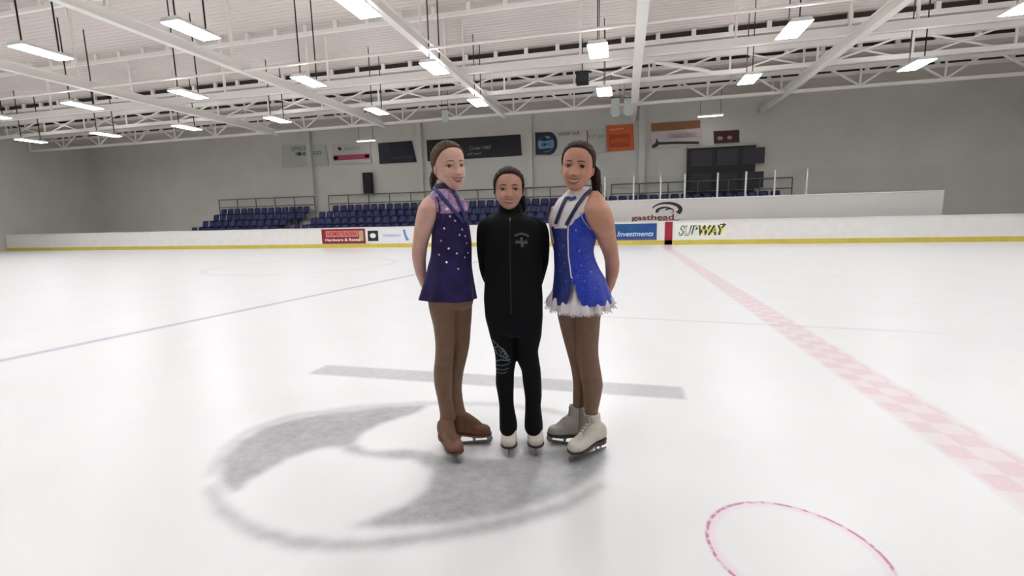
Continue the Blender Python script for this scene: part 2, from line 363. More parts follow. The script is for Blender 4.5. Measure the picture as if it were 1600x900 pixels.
text('lettering', 'HOMESTEADERS', redm, (cx-.03*wd, -.020, .74), .3, wd*.68, ad, .002, bold=.004)
text('lettering', 'Hardware & Rental', txtw, (cx-.02*wd, -.016, .42), .2, wd*.8, ad, .002, bold=.004)
MB().box(cx+.36*wd, cx+.46*wd, -.018, -.0125, .36, .9).build('color_patch', mat('ad_tan', srgb(190, 165, 120), .5), ad)
ad, cx, wd = board_ad('advertisement', 575, 591, .34, .88, blackm, 'small black square board advertisement with white centre')
MB().prism([(cx+.17*math.cos(t), .62+.13*math.sin(t)) for t in np.linspace(0, 2*math.pi, 24, endpoint=False)], 'y', -.018, -.0125).build('logo_mark', txtw, ad)
ad, cx, wd = board_ad('advertisement', 596, 641, .26, .98, mat('ad_palewhite', srgb(232, 234, 238), .4), 'white board advertisement with thin blue lettering')
bluet = mat('ad_blue_text', srgb(110, 140, 190), .5)
text('lettering', 'Orthodontics', bluet, (cx-.14*wd, -.016, .62), .22, wd*.62, ad, .002)
MB().prism([(cx+.26*wd, .9), (cx+.34*wd, .92), (cx+.38*wd, .62), (cx+.46*wd, .36), (cx+.36*wd, .34), (cx+.30*wd, .6)], 'y', -.02, -.0125).build('logo_mark', bluet, ad)
ad, cx, wd = board_ad('advertisement', 955, 1026, .22, .97, mat('ad_blue', srgb(28, 62, 140), .4, col2=srgb(20, 90, 130), nscale=1.2), 'blue board advertisement with pale lettering')
text('lettering', 'Investments', mat('ad_paleblue', srgb(190, 215, 240), .5), (cx+.02*wd, -.018, .5), .32, wd*.8, ad, .002, shear=.3, bold=.006)
MB().box(cx-wd*.48, cx+wd*.48, -.018, -.0125, .24, .29).build('color_patch', mat('ad_purple', srgb(120, 80, 140), .5), ad)
ad, cx, wd = board_ad('advertisement', 1054, 1134, .24, .97, mat('ad_cream', srgb(238, 238, 226), .4), 'white board advertisement with white and yellow sandwich shop lettering edged dark green')
dkg = mat('sub_green', srgb(52, 62, 40), .5)
text('lettering', 'SUBWAY', dkg, (cx, -.016, .6), .58, wd*.92, ad, .002, shear=.25, bold=.022)
text('lettering', 'SUB', mat('sub_white', srgb(226, 236, 222), .5), (cx-.245*wd, -.021, .6), .55, wd*.42, ad, .002, shear=.25, bold=-.002)
text('lettering', 'WAY', mat('sub_yellow', srgb(222, 210, 30), .5), (cx+.225*wd, -.021, .6), .55, wd*.46, ad, .002, shear=.25, bold=-.002)
MB().prism([(cx+.44*wd, .93), (cx+.5*wd, .86), (cx+.44*wd, .8), (cx+.44*wd, .84), (cx+.38*wd, .84), (cx+.38*wd, .89), (cx+.44*wd, .89)], 'y', -.02, -.0125).build('logo_mark', dkg, ad)
# ------------------------------------------------------------------ stands: concrete steps, seats
conc = mat('stand_concrete', srgb(122, 118, 132), .8, noise=.1, nscale=2)
SX0, SX1 = -28.0, 8.6
rows = [(24.7, .46), (25.6, .88), (26.5, 1.29), (27.2, 1.70)]
for (y0, y1, z1), lb in zip(((24.25, 25.15, .46), (25.15, 26.05, .88), (26.05, 26.95, 1.29), (26.95, 27.98, 1.70)), ('lowest', 'second', 'third', 'highest')):
    o = MB().box(SX0, SX1, y0+.002, y1, .001, z1).build('stand_step', conc); tag(o, lb + ' long grey concrete step of the stands', 'step', 'concrete steps of the stands')
o = MB().box(SX0, SX1, 24.05, 24.2, 0, 1.02).build('stand_parapet', mat('parapet', srgb(86, 84, 108), .7)); tag(o, 'low grey-purple parapet wall in front of the stands', 'parapet')
seatm = mat('seat_blue', srgb(28, 36, 96), .5, noise=.3, nscale=.8); ironm = mat('seat_iron', srgb(40, 42, 50), .5)
def make_seat():
    e = empty('stadium_seat', (0, 0, 0), 'x', 'seat')
    prof = [(-.22, .33, .43), (-.21, .36, .45), (-.0, .30, .42), (.16, .33, .44), (.20, .42, .40)]
    pan = MB(); v = []; f = []
    n = 7
    for k, (y, z, wd) in enumerate([(-.22, .40, .42), (-.20, .42, .45), (-.05, .39, .44), (.12, .38, .44), (.18, .42, .40)]):
        for j in range(n):
            t = j/(n-1)*2-1; v.append((t*wd/2, y, z+.02*t*t))
    m_ = len(v); v += [(a_, b2, c_-.03) for a_, b2, c_ in v]
    def grid(o_, flip):
        r = [(o_+i*n+j, o_+i*n+j+1, o_+(i+1)*n+j+1, o_+(i+1)*n+j) for i in range(4) for j in range(n-1)]
        return [q[::-1] for q in r] if flip else r
    f = grid(0, False)+grid(m_, True)
    bd = [j for j in range(n)]+[i*n+n-1 for i in range(1, 5)]+[4*n+j for j in range(n-2, -1, -1)]+[i*n for i in range(3, 0, -1)]
    f += [(bd[i], bd[i]+m_, bd[(i+1) % len(bd)]+m_, bd[(i+1) % len(bd)]) for i in range(len(bd))]
    link('seat_pan', v, f, seatm, e, True)
    v = []
    for k, (z, y, wd) in enumerate([(.42, .17, .38), (.50, .20, .44), (.64, .235, .45), (.76, .26, .43), (.81, .27, .32)]):
        for j in range(n):
            t = j/(n-1)*2-1; v.append((t*wd/2, y-.05*t*t, z))
    v += [(a_, b2+.025, c_) for a_, b2, c_ in v]
    f = grid(0, False)+grid(m_, True)+[(bd[i], bd[(i+1) % len(bd)], bd[(i+1) % len(bd)]+m_, bd[i]+m_) for i in range(len(bd))]
    link('seat_back', v, f, seatm, e, True)
    MB().box(-.03, .03, -.04, .04, .04, .37).box(-.1, .1, -.09, .09, 0, .03).box(-.02, .02, .0, .20, .30, .36).bar((0, .19, .3), (0, .235, .6), .03).build('support', ironm, e)
    return e
proto = make_seat(); first = True; rn = ['front', 'second', 'third', 'top']
aisle = [(ony(491, 330, 27.4)[0], ony(515, 330, 27.4)[0])]
cnt = 0
for ri, (Y, z) in enumerate(rows):
    a0, a1 = aisle[0]
    xs = np.arange(SX0+.5, SX1-.3, .56)
    for x in xs:
        if a0-.35-.15*(3-ri) < x < a1+.1-.25*(3-ri): continue
        o = proto if first else copy_tree(proto); first = False; cnt += 1
        o.location = (x, Y, z)
        sec = 'left of the aisle' if x < a0 else 'right of the aisle'
        tag(o, 'navy blue plastic stadium seat in the %s row, %s' % (rn[ri], sec), 'seat', 'seats in the %s row %s' % (rn[ri], sec))
# aisle stairs
a0, a1 = aisle[0]
stm = mat('stairs', srgb(150, 152, 142), .8)
for k, (y0, y1, z) in enumerate(((24.7, 25.15, .46), (25.6, 26.05, .88), (26.5, 26.95, 1.29))):
    tag(MB().box(a0-.1-.15*(3-k), a1-.2-.25*(3-k), y0, y1, z+.001, z+.21).build('aisle_stair', stm), 'pale concrete half-step in the aisle, %s of three' % ('lowest', 'middle', 'highest')[k], 'stair', 'aisle stairs')
# guard rail at the back of the stands
railm = mat('rail_grey', srgb(104, 106, 100), .5)
def rail(x0, x1, label, step=1.55):
    zt = 3.16; zb = 2.62
    e = empty('guard_rail', (x0, 27.55, 1.7), label, 'railing', 'guard rails behind the seats')
    MB().tube([(0, 0, zt-1.7), (x1-x0, 0, zt-1.7)], .035, 8).build('top_rail', railm, e)
    MB().tube([(0, 0, zb-1.7), (x1-x0, 0, zb-1.7)], .028, 8).build('lower_rail', railm, e)
    n = max(2, int(round((x1-x0)/step))+1)
    for k in range(n):
        x = (x1-x0)*k/(n-1)
        MB().tube([(x, 0, 0), (x, 0, zt-1.7)], .032, 8).build('rail_post', railm, e)
rail(SX0, ony(491, 300, 27.6)[0], 'grey guard rail at the left end behind the seats left of the aisle')
rail(ony(513, 300, 27.6)[0], ony(940, 300, 27.6)[0], 'long grey guard rail behind the seats running behind the skaters')
rail(ony(955, 300, 27.6)[0], SX1, 'grey guard rail behind the seats right of the skaters')
# penalty box wall: white barrier with a logo, glass above
GY = 23.3
x0 = ony(935, 330, GY)[0]; x1 = 13.0
zt = ony(1040, 312, GY)[2]
e = empty('bench_barrier', (x0, GY, 0), 'tall white barrier wall behind the boards with a black swirl logo and glass on top', 'barrier')
MB().box(0, x1-x0, 0, .1, 0, zt).build('barrier_panel', mat('barrier', srgb(205, 202, 196), .4), e)
MB().box(-.02, x1-x0, -.03, .13, zt, zt+.04).build('cap_strip', boardw, e)
gl = mat('clear_glass', (.95, .97, .97, 1), .03, trans=1); gl.node_tree.nodes['Principled BSDF'].inputs['IOR'].default_value = 1.05
for px in (945, 990, 1032, 1070, 1121, 1165, 1210, 1260):
    xx = ony(px, 300, GY)[0]-x0
    MB().box(xx-.035, xx+.035, .02, .08, zt+.04, zt+1.15).build('glass_post', mat('post_white', srgb(196, 196, 190), .4), e)
MB().box(0, x1-x0, .045, .055, zt+.04, zt+1.1).build('glass_pane', gl, e)
def onG(px, py): p = ony(px, py, GY); return p[0]-x0, p[2]
# logo on barrier
inkm = mat('logo_ink', srgb(28, 28, 28), .5); inkr = mat('logo_red', srgb(120, 48, 44), .5)
cxp, czp = onG(1042, 328)
lg = MB()
def arc_strip(mb, cx, cz, rx, rz, a0, a1, w0, w1, y0=-.02, y1=-.001, n=24):
    for i in range(n):
        t0 = a0+(a1-a0)*i/n; t1 = a0+(a1-a0)*(i+1)/n
        wa = w0+(w1-w0)*i/n; wb = w0+(w1-w0)*(i+1)/n
        P = lambda t, r_: (cx+(rx-r_)*math.cos(t), cz+(rz-r_)*math.sin(t))
        mb.prism([P(t0, 0), P(t1, 0), P(t1, wb), P(t0, wa)], 'y', y0, y1)
arc_strip(lg, cxp, czp, .70, .38, math.radians(165), math.radians(-35), .05, .22)
fixn(lg.build('logo_mark', inkm, e)); lg = MB()
arc_strip(lg, cxp-.12, czp-.06, .40, .22, math.radians(200), math.radians(20), .16, .03)
fixn(lg.build('logo_mark', inkm, e)); lg = MB()
arc_strip(lg, cxp+.1, czp-.05, .22, .14, math.radians(150), math.radians(-60), .08, .02)
fixn(lg.build('logo_mark', inkm, e)); lg = MB()
p = onG(1020, 340)
text('lettering', 'gasthead', inkr, (p[0], -.006, p[1]), .34, 1.95, e, .003, bold=.008)
p = onG(1046, 341.5)
text('lettering', 'EXCAVATING', inkm, (p[0], -.010, p[1]-.12), .16, 1.0, e, .003, bold=.004)
# ------------------------------------------------------------------ far wall banners, speaker, scoreboard
def wall_poly(pts, Y): return [(ony(x, y, Y)[0], ony(x, y, Y)[2]) for x, y in pts]
def banner(label, pts, m, cat='banner', Y=27.93, t=.03, name='wall_banner'):
    P = wall_poly(pts, Y); cx = sum(p[0] for p in P)/len(P); cz = sum(p[1] for p in P)/len(P)
    e = empty(name, (cx, Y, cz), label, cat)
    fixn(MB().prism([(x-cx, z-cz) for x, z in P], 'y', 0, t).build('banner_cloth', m, e))
    return e, cx, cz
def patch(e, cx, cz, pts, m, name='printed_patch', Y=27.93, t0=-.008):
    P = wall_poly(pts, Y); return fixn(MB().prism([(x-cx, z-cz) for x, z in P], 'y', t0, -.001).build(name, m, e))
def wtext(e, cx, cz, s_, px, py, wpx, hpx, m, bold=.002, shear=0):
    p = ony(px, py, 27.93); q = ony(px+wpx/2, py, 27.93); r_ = ony(px-wpx/2, py, 27.93); sz = hpx/720*28*1.3
    text('lettering', s_, m, (p[0]-cx, -.012, p[2]-cz), sz, q[0]-r_[0], e, .003, bold=bold, shear=shear)
wb = mat('banner_white', srgb(196, 194, 188), .7); gb = mat('banner_greenish', srgb(184, 190, 178), .7); ink = mat('banner_ink', srgb(50, 54, 54), .7)
e, cx, cz = banner('pale green-white wall banner with small dark lettering at the far left', [(440, 226), (508, 226), (513, 259), (440, 262)], gb)
wtext(e, cx, cz, 'SPRUCE', 472, 232, 34, 7, mat('banner_green', srgb(110, 130, 100), .7)); wtext(e, cx, cz, 'PINE & CO', 482, 240, 40, 6, ink)
patch(e, cx, cz, [(465, 243), (468, 236), (471, 243)], ink)
e, cx, cz = banner('white wall banner with a red and pink strip below a short strip lamp', [(518, 226), (578, 223), (580, 254), (519, 257)], wb)
patch(e, cx, cz, [(521, 243), (577, 240), (577, 248), (522, 251)], mat('banner_pink', srgb(176, 78, 100), .7))
patch(e, cx, cz, [(521, 245), (528, 244.5), (528, 249), (521, 249)], mat('banner_darkred', srgb(60, 20, 30), .7)); patch(e, cx, cz, [(570, 242), (577, 241.5), (577, 246), (570, 246.5)], MATS['banner_darkred'])
patch(e, cx, cz, [(529, 229), (534, 232), (532, 236), (528, 233)], mat('banner_darkred', None)); wtext(e, cx, cz, 'AUTO', 550, 232, 26, 6, mat('banner_gtext', srgb(150, 160, 152), .7))
navy = mat('banner_navy', srgb(22, 26, 44), .6, col2=srgb(18, 22, 28), nscale=1.5)
e, cx, cz = banner('dark navy wall banner with a slanted right side left of the long black banner', [(590.5, 224), (643, 220), (651, 253), (593, 256)], navy)
wtext(e, cx, cz, 'Sport Chek', 628, 246, 34, 6, mat('banner_teal', srgb(60, 84, 96), .7)); patch(e, cx, cz, [(600, 229), (612, 228), (613, 240), (602, 241)], mat('banner_indigo', srgb(36, 36, 66), .7))
blk = mat('banner_black', srgb(24, 24, 25), .6)
e, cx, cz = banner('long black wall banner with small white script behind the left two heads', [(666.5, 219), (813, 210), (815, 243), (668, 252)], blk)
wtext(e, cx, cz, 'Cedar Hall', 749, 231, 34, 6, mat('banner_script', srgb(150, 150, 150), .7), .0, .4); wtext(e, cx, cz, 'golf resort', 741, 240, 22, 4, mat('banner_script', None), 0, .4)
dk = mat('banner_deepblue', srgb(16, 34, 60), .6); lb = mat('banner_lightblue', srgb(112, 156, 190), .6)
def ell(cx_, cy_, rx, ry, a0=0, a1=360, n=28): return [(cx_+rx*math.cos(math.radians(t)), cy_-ry*math.sin(math.radians(t))) for t in np.linspace(a0, a1, n, endpoint=(a1-a0) < 360)]
e, cx, cz = banner('white wall banner with a deep blue round emblem and dark lettering behind the right skater', [(833, 205), (944, 200), (946, 238), (834, 245)], wb)
patch(e, cx, cz, [(836, 207)]+ell(858, 224, 13, 18, 85, -85)+[(837, 242)], dk, 'emblem_ground')
patch(e, cx, cz, ell(853, 225, 12.5, 12.5), lb, 'emblem_disc', t0=-.016)
patch(e, cx, cz, [(842, 219), (850, 212), (856, 217), (864, 214), (862, 219), (850, 221)], dk, 'emblem_mark', t0=-.022); patch(e, cx, cz, [(843, 233), (864, 231), (858, 236), (848, 237)], dk, 'emblem_mark', t0=-.022)
wtext(e, cx, cz, 'AMHO', 854, 226, 18, 7, dk)
for c_ in e.children[-1:]: c_.location.y = -.026
wtext(e, cx, cz, 'HOCKEY CLUB', 889, 209, 32, 5, ink)
wtext(e, cx, cz, 'EST 84', 931, 214, 22, 7, mat('banner_tealtext', srgb(130, 150, 150), .7))
patch(e, cx, cz, [(917, 204), (919, 204), (919, 238), (917, 238)], mat('banner_rust', srgb(150, 80, 60), .7))
org = mat('banner_orange', srgb(206, 98, 46), .6)
e, cx, cz = banner('square orange wall banner right of the right skater', [(947, 196), (989, 194), (991, 234), (949, 237)], org)
patch(e, cx, cz, [(951, 211), (984, 209), (985, 229), (952, 231)], mat('banner_deeporange', srgb(176, 72, 30), .6)); patch(e, cx, cz, [(953, 202), (974, 200), (974, 202), (953, 204)], mat('banner_peach', srgb(222, 150, 110), .6))
wtext(e, cx, cz, 'ROOFING', 968, 220, 28, 6, org, .012)
for c_ in e.children[-1:]: c_.location.y = -.02
e, cx, cz = banner('white wall banner with brown and orange top lettering and a dark arrow', [(1016, 192), (1096, 186), (1097, 226), (1018, 233)], mat('banner_pinkwhite', srgb(202, 190, 186), .7))
patch(e, cx, cz, [(1017, 193), (1094, 188), (1094, 200), (1048, 204), (1018, 206)], mat('banner_brown', srgb(140, 98, 62), .6))
wtext(e, cx, cz, 'CANADIAN', 1072, 196, 44, 7, org, .01); wtext(e, cx, cz, 'TOWING SERVICE', 1066, 212, 44, 7, mat('banner_mauve', srgb(150, 138, 150), .7))
for c_ in list(e.children)[-2:]: c_.location.y = -.02
patch(e, cx, cz, [(1018, 228), (1024, 223), (1026, 216), (1029, 222), (1060, 221), (1092, 221), (1092, 225), (1060, 225), (1030, 226), (1024, 231), (1019, 231)], ink)
e, cx, cz = banner('dark brown wall banner above the scoreboard at the right edge', [(1115, 205), (1155, 203), (1155, 222), (1116, 224)], mat('banner_darkbrown', srgb(58, 24, 20), .6))
patch(e, cx, cz, ell(1125, 216, 4.5, 3), mat('banner_rose', srgb(170, 130, 130), .6)); patch(e, cx, cz, ell(1140, 215, 4, 3), mat('banner_rose', None))
# scoreboard
P = wall_poly([(1073, 233), (1180, 228), (1180, 300), (1074, 305)], 27.62); cx = (P[0][0]+P[2][0])/2; cz = (P[0][1]+P[2][1])/2
e = empty('scoreboard', (cx, 27.62, cz), 'large black scoreboard on the far wall at the right edge', 'scoreboard')
hw = (P[1][0]-P[0][0])/2; hh = (P[0][1]-P[3][1])/2
MB().box(-hw, hw, 0, .33, -hh, hh).build('cabinet', blackm, e)
MB().box(-hw-.04, hw+.04, -.03, .38, hh, hh+.1).build('frame_cap', mat('board_greycap', srgb(170, 172, 160), .5), e)
g_ = mat('score_panel', srgb(40, 36, 48), .5)
for i in range(3):
    for j in range(2):
        MB().box(-hw+.2+i*1.3, -hw+1.25+i*1.3, -.02, -.001, -hh+.25+j*1.25, -hh+1.1+j*1.25).build('score_panel', g_, e)
# wall speaker
P = wall_poly([(564, 270), (582, 302)], 27.55); e = empty('wall_speaker', ((P[0][0]+P[1][0])/2, 27.55, (P[0][1]+P[1][1])/2), 'tall black loudspeaker mounted on the far wall above the left seats', 'speaker')
hw = .28; hh = (P[0][1]-P[1][1])/2
MB().prism([(-hw, -.0), (hw, -.0), (hw+.02, .3), (-hw-.02, .3)], 'z', -hh, hh).build('cabinet', blackm, e); fixn(e.children[0])
MB().box(-hw+.04, hw-.04, -.02, -.001, -hh+.05, hh-.05).build('grille', MATS['grille'], e)
MB().box(-.05, .05, .3, .5, -.1, .1).build('wall_bracket', rodm, e)
# ------------------------------------------------------------------ people
class Pose:
    """vertical working plane through the skater's base, facing the camera; rows give widths on that plane"""
    def __init__(s, px, py, dist):
        g = onz(px, py); d = g[:2]/np.linalg.norm(g[:2]); s.n = np.array([d[0], d[1], 0]); s.base = s.n*dist
        s.e = np.array([d[1], -d[0], 0])           # towards the right of the photo
    def at(s, x, y, off=0.):
        d = ray(x, y); t = ((s.base+s.n*off-EY)@s.n)/(d@s.n); return EY+d*t
    def off(s, p): return (np.array(p)-s.base)@s.n
def cr(rows, sub):
    R = np.array(rows, float); n = len(R); out = []
    for i in range(n-1):
        a, b, c, d = R[max(i-1, 0)], R[i], R[i+1], R[min(i+2, n-1)]
        for k in range(sub):
            t = k/sub
            out.append(.5*((2*b)+(-a+c)*t+(2*a-5*b+4*c-d)*t*t+(-a+3*b-3*c+d)*t**3))
    out.append(R[-1]); return np.array(out)
def loft(P, rows, seg=48, nexp=2.0, sub=3, ripple=None, inset=0, cap=True, hem=None, nfront=None):
    """rows: (py, xleft, xright, depth offset, half depth)"""
    R = cr(rows, sub); v = []
    for i, (py, xl, xr, off, b) in enumerate(R):
        L = P.at(xl, py, off); Rt = P.at(xr, py, off); c = (L+Rt)/2; A = (Rt-L)/2
        la = np.linalg.norm(A); A = A*(max(la-inset, .004)/la); b = max(b-inset, .004)
        for j in range(seg):
            t = 2*math.pi*j/seg; cs, sn = math.cos(t), math.sin(t)
            ex = 2/nexp
            p = c+A*math.copysign(abs(cs)**ex, cs)+P.n*b*math.copysign(abs(sn)**ex, sn)
            if ripple: p = c+(p-c)*(1+ripple(i/(len(R)-1), t))
            if hem and i >= len(R)-1: p = p+np.array([0, 0, hem(t)])
            v.append(p)
    n = len(R)
    f = [(i*seg+j, (i+1)*seg+j, (i+1)*seg+(j+1) % seg, i*seg+(j+1) % seg) for i in range(n-1) for j in range(seg)]
    if cap: f += [tuple(range(seg)), tuple(range(n*seg-1, (n-1)*seg-1, -1))]
    return np.array(v), f
# ---- head, in units of head height; x right (photo), y towards the face, z up, origin under the chin
HP = np.array([(0, .05, .27, .16), (.03, .11, .33, .08), (.08, .168, .355, .0), (.15, .216, .365, -.10), (.22, .254, .372, -.2), (.30, .290, .372, -.3),
 (.40, .306, .375, -.385), (.50, .315, .372, -.43), (.60, .325, .38, -.455), (.70, .322, .372, -.455), (.80, .295, .33, -.415), (.90, .225, .235, -.32), (.96, .145, .13, -.22), (1., .03, -.03, -.08)])
def hp(z):
    z = min(max(z, 0), 1); return [float(np.interp(z, HP[:, 0], HP[:, k])) for k in (1, 2, 3)]
_Z = np.linspace(0, 1, 201); _S = np.array([[np.interp(z, HP[:, 0], HP[:, k]) for k in (1, 2, 3)] for z in _Z])
for _k in range(14): _S[1:-1] = (_S[:-2]+2*_S[1:-1]+_S[2:])/4
def hp(z): return [float(np.interp(z, _Z, _S[:, k])) for k in range(3)]
def gs(x, s): return math.exp(-(x/s)**2)
def feat(x, z):
    d = 0.
    # nose
    if .26 < z < .56:
        t = (z-.30)/.22
        amp = .098*(1-max(0, min(1, t)))**1.1+.018 if z >= .30 else .116*max(0, (z-.262)/.038)
        d += amp*gs(x, .036+.028*max(0, 1-abs(z-.32)/.08))
    d += .020*(gs(x-.050, .026)+gs(x+.052, .026))*gs(z-.312, .026)
    for s_ in (-1, 1):
        d -= .050*gs(x-s_*.145, .075)*gs(z-.475, .045)
        d += .014*gs(x-s_*.14, .09)*gs(z-.555, .03)
        d += .034*gs(x-s_*.185, .075)*gs(z-.335, .075)
        d -= .014*gs(x-s_*.155, .03)*gs(z-.22, .04)
    d += .022*gs(x, .10)*gs(z-.222, .022)+.026*gs(x, .085)*gs(z-.168, .024)
    d -= .012*gs(x, .12)*gs(z-.125, .02)
    d += .030*gs(x, .085)*gs(z-.06, .05)
    return d
def surf(x, z, grow=0.):
    w_, yf, yb = hp(z); c = (yf+yb)/2; h = (yf-yb)/2
    u = min(1., abs(x)/(w_+grow)); return c+(h+grow)*(1-u**2.3)**(1/2.3)+feat(x, z)
def headmesh(grow=0., seg=96, rings=110, z0=0.0, features=True):
    v = []
    for i in range(rings):
        z = z0+(1-z0)*(.5-.5*math.cos(math.pi*i/(rings-1))) if z0 == 0 else z0+(1-z0)*i/(rings-1)
        w_, yf, yb = hp(z); c = (yf+yb)/2; h = (yf-yb)/2
        for j in range(seg):
            t = 2*math.pi*j/seg; cs, sn = math.cos(t), math.sin(t); ex = 2/2.3
            x = (w_+grow)*math.copysign(abs(cs)**ex, cs); y = c+(h+grow)*math.copysign(abs(sn)**ex, sn)
            if sn > 0 and features: y += feat(x, z)*min(1, sn*3)
            v.append((x, y, z+grow*max(0, (z-.7)/.3)))
    f = [(i*seg+j, i*seg+(j+1) % seg, (i+1)*seg+(j+1) % seg, (i+1)*seg+j) for i in range(rings-1) for j in range(seg)]
    return np.array(v), f
class Head:
    """places head-unit coordinates in the world: chin pixel, crown pixel, yaw to the photo's right (deg), roll, nod"""
    def __init__(s, P, chin, crown, off, yaw, wf=1.0, nod=0):
        a = P.at(*chin, off); b = P.at(*crown, off); s.h = np.linalg.norm(b-a)
        up = (b-a)/s.h; fwd = -P.n*math.cos(math.radians(yaw))+P.e*math.sin(math.radians(yaw))
        fwd = fwd-up*(fwd@up); fwd /= np.linalg.norm(fwd)
        nd = math.radians(nod); up, fwd = up*math.cos(nd)+fwd*math.sin(nd), fwd*math.cos(nd)-up*math.sin(nd)
        s.up, s.fw = up, fwd; s.sd = np.cross(up, fwd); 
        if s.sd@P.e < 0: s.sd = -s.sd
        s.wf = wf; mid = (a+b)/2; s.o = mid-up*s.h*.5+fwd*0
    def w(s, q):
        q = np.atleast_2d(np.asarray(q, float)); r_ = s.o+s.h*(q[:, :1]*s.sd*s.wf+q[:, 1:2]*s.fw+q[:, 2:]*s.up)
        return r_
def remesh(mb_v, mb_f, voxel, smooth_it=2):
    me = bpy.data.meshes.new('tmp'); me.from_pydata([tuple(x) for x in mb_v], [], [tuple(int(i) for i in q) for q in mb_f])
    o = bpy.data.objects.new('tmp', me); C.objects.link(o)
    import bmesh
    bm = bmesh.new(); bm.from_mesh(me); bmesh.ops.recalc_face_normals(bm, faces=bm.faces); bm.to_mesh(me); bm.free()
    md = o.modifiers.new('r', 'REMESH'); md.mode = 'VOXEL'; md.voxel_size = voxel; md.use_smooth_shade = True
    if smooth_it:
        sm = o.modifiers.new('s', 'SMOOTH'); sm.factor = .5; sm.iterations = smooth_it
    bpy.context.view_layer.update()
    r_ = bpy.data.meshes.new_from_object(o.evaluated_get(bpy.context.evaluated_depsgraph_get()))
    C.objects.unlink(o); bpy.data.objects.remove(o)
    vv = np.empty(len(r_.vertices)*3); r_.vertices.foreach_get('co', vv)
    ff = [tuple(p.vertices) for p in r_.polygons]
    bpy.data.meshes.remove(r_)
    return vv.reshape(-1, 3), ff
class Soup:
    def __init__(s): s.v = np.zeros((0, 3)); s.f = []; s.m = []
    def add(s, v, f, m=0):
        n = len(s.v); s.v = np.vstack([s.v, np.asarray(v, float)]); s.f += [tuple(i+n for i in q) for q in f]; s.m += [m]*len(f); return s
def tube(pts, rad, seg=12):
    m_ = MB().tube(pts, rad, seg); return np.array(m_.v), m_.f
def ellipsoid(c, ax, seg=16, rings=10):
    """ax: three world-space half-axis vectors"""
    v = [c+ax[2]]; f = []
    for i in range(1, rings):
        a = math.pi*i/rings
        for j in range(seg):
            t = 2*math.pi*j/seg; v.append(c+ax[0]*math.sin(a)*math.cos(t)+ax[1]*math.sin(a)*math.sin(t)+ax[2]*math.cos(a))
    v.append(c-ax[2])
    f += [(0, 1+j, 1+(j+1) % seg) for j in range(seg)]
    f += [(1+i*seg+j, 1+(i+1)*seg+j, 1+(i+1)*seg+(j+1) % seg, 1+i*seg+(j+1) % seg) for i in range(rings-2) for j in range(seg)]
    L_ = len(v)-1; b = 1+(rings-2)*seg; f += [(L_, b+(j+1) % seg, b+j) for j in range(seg)]
    return np.array(v), f
def hand(wrist, dirv, palmn, size, side):
    """palm, four unequal curled fingers and a thumb; dirv = pointing direction, palmn = palm normal (fingers curl that way)"""
    S = Soup(); d = dirv/np.linalg.norm(dirv); n = palmn-d*(palmn@d); n /= np.linalg.norm(n); s_ = np.cross(d, n)*side
    k = size
    v, f = tube([wrist-d*.01, wrist+d*.2*k, wrist+d*.45*k, wrist+d*.5*k], [.13*k, .15*k, .17*k, .10*k], 14)
    c = wrist+d*.25*k; v = c+(v-c)-np.outer((v-c)@n, n)*.45+np.outer((v-c)@s_, s_)*.35; S.add(v, f)
    for q, (o_, ln) in enumerate(((-.17, .33), (-.06, .40), (.06, .42), (.17, .38))):
        b0 = wrist+d*.42*k+s_*o_*k; p1 = b0+d*ln*.42*k+n*.05*k; p2 = p1+(d*.6+n*.8)*ln*.32*k; p3 = p2+(d*.1+n*1.)*ln*.26*k
        S.add(*tube([b0, p1, p2, p3, p3+(p3-p2)*.15], [.055*k, .052*k, .047*k, .04*k, .02*k], 8))
    b0 = wrist+d*.12*k+s_*.12*k; p1 = b0+(d*.5+s_*.7+n*.2)*.22*k; p2 = p1+(d*.8+s_*.2+n*.5)*.2*k
    S.add(*tube([b0, p1, p2, p2+(p2-p1)*.12], [.07*k, .06*k, .05*k, .025*k], 8))
    return S.v, S.f
def interp_off(py, tbl):
    return float(np.interp(py, [t[0] for t in tbl], [t[1] for t in tbl]))
def limb(rows, tbl, ratio=1.0, sq=None):
    """rows (py, xl, xr) -> full rows with depth from the offset table and half depth = ratio*half width (px->m)"""
    return [(py, xl, xr, interp_off(py, tbl), (xr-xl)/2/305*ratio*(1+interp_off(py, tbl)/2.3)) for py, xl, xr in rows]
PEOPLE_MATS = {}
eyew = mat('eye_white', srgb(196, 186, 178), .25); lipm = mat('lip', srgb(160, 84, 78), .45); teethm = mat('teeth', srgb(196, 180, 166), .35); pupil = mat('pupil', srgb(20, 14, 12), .2)
def conform(H, pts, off):      # (x,z) on the face -> world
    return H.w([(x, surf(x, z)+off, z) for x, z in pts])
def ribbon(H, top, bot, off0, off1, n=4):
    """strip between two polylines on the face"""
    rows = []
    for k in range(n+1):
        t = k/n; bul = math.sin(math.pi*t)
        rows.append(conform(H, [((1-t)*a[0]+t*b[0], (1-t)*a[1]+t*b[1]) for a, b in zip(top, bot)], off0+off1*bul))
    m_ = len(top); v = np.vstack(rows)
    f = [(i*m_+j, i*m_+j+1, (i+1)*m_+j+1, (i+1)*m_+j) for i in range(n) for j in range(m_-1)]
    return v, f
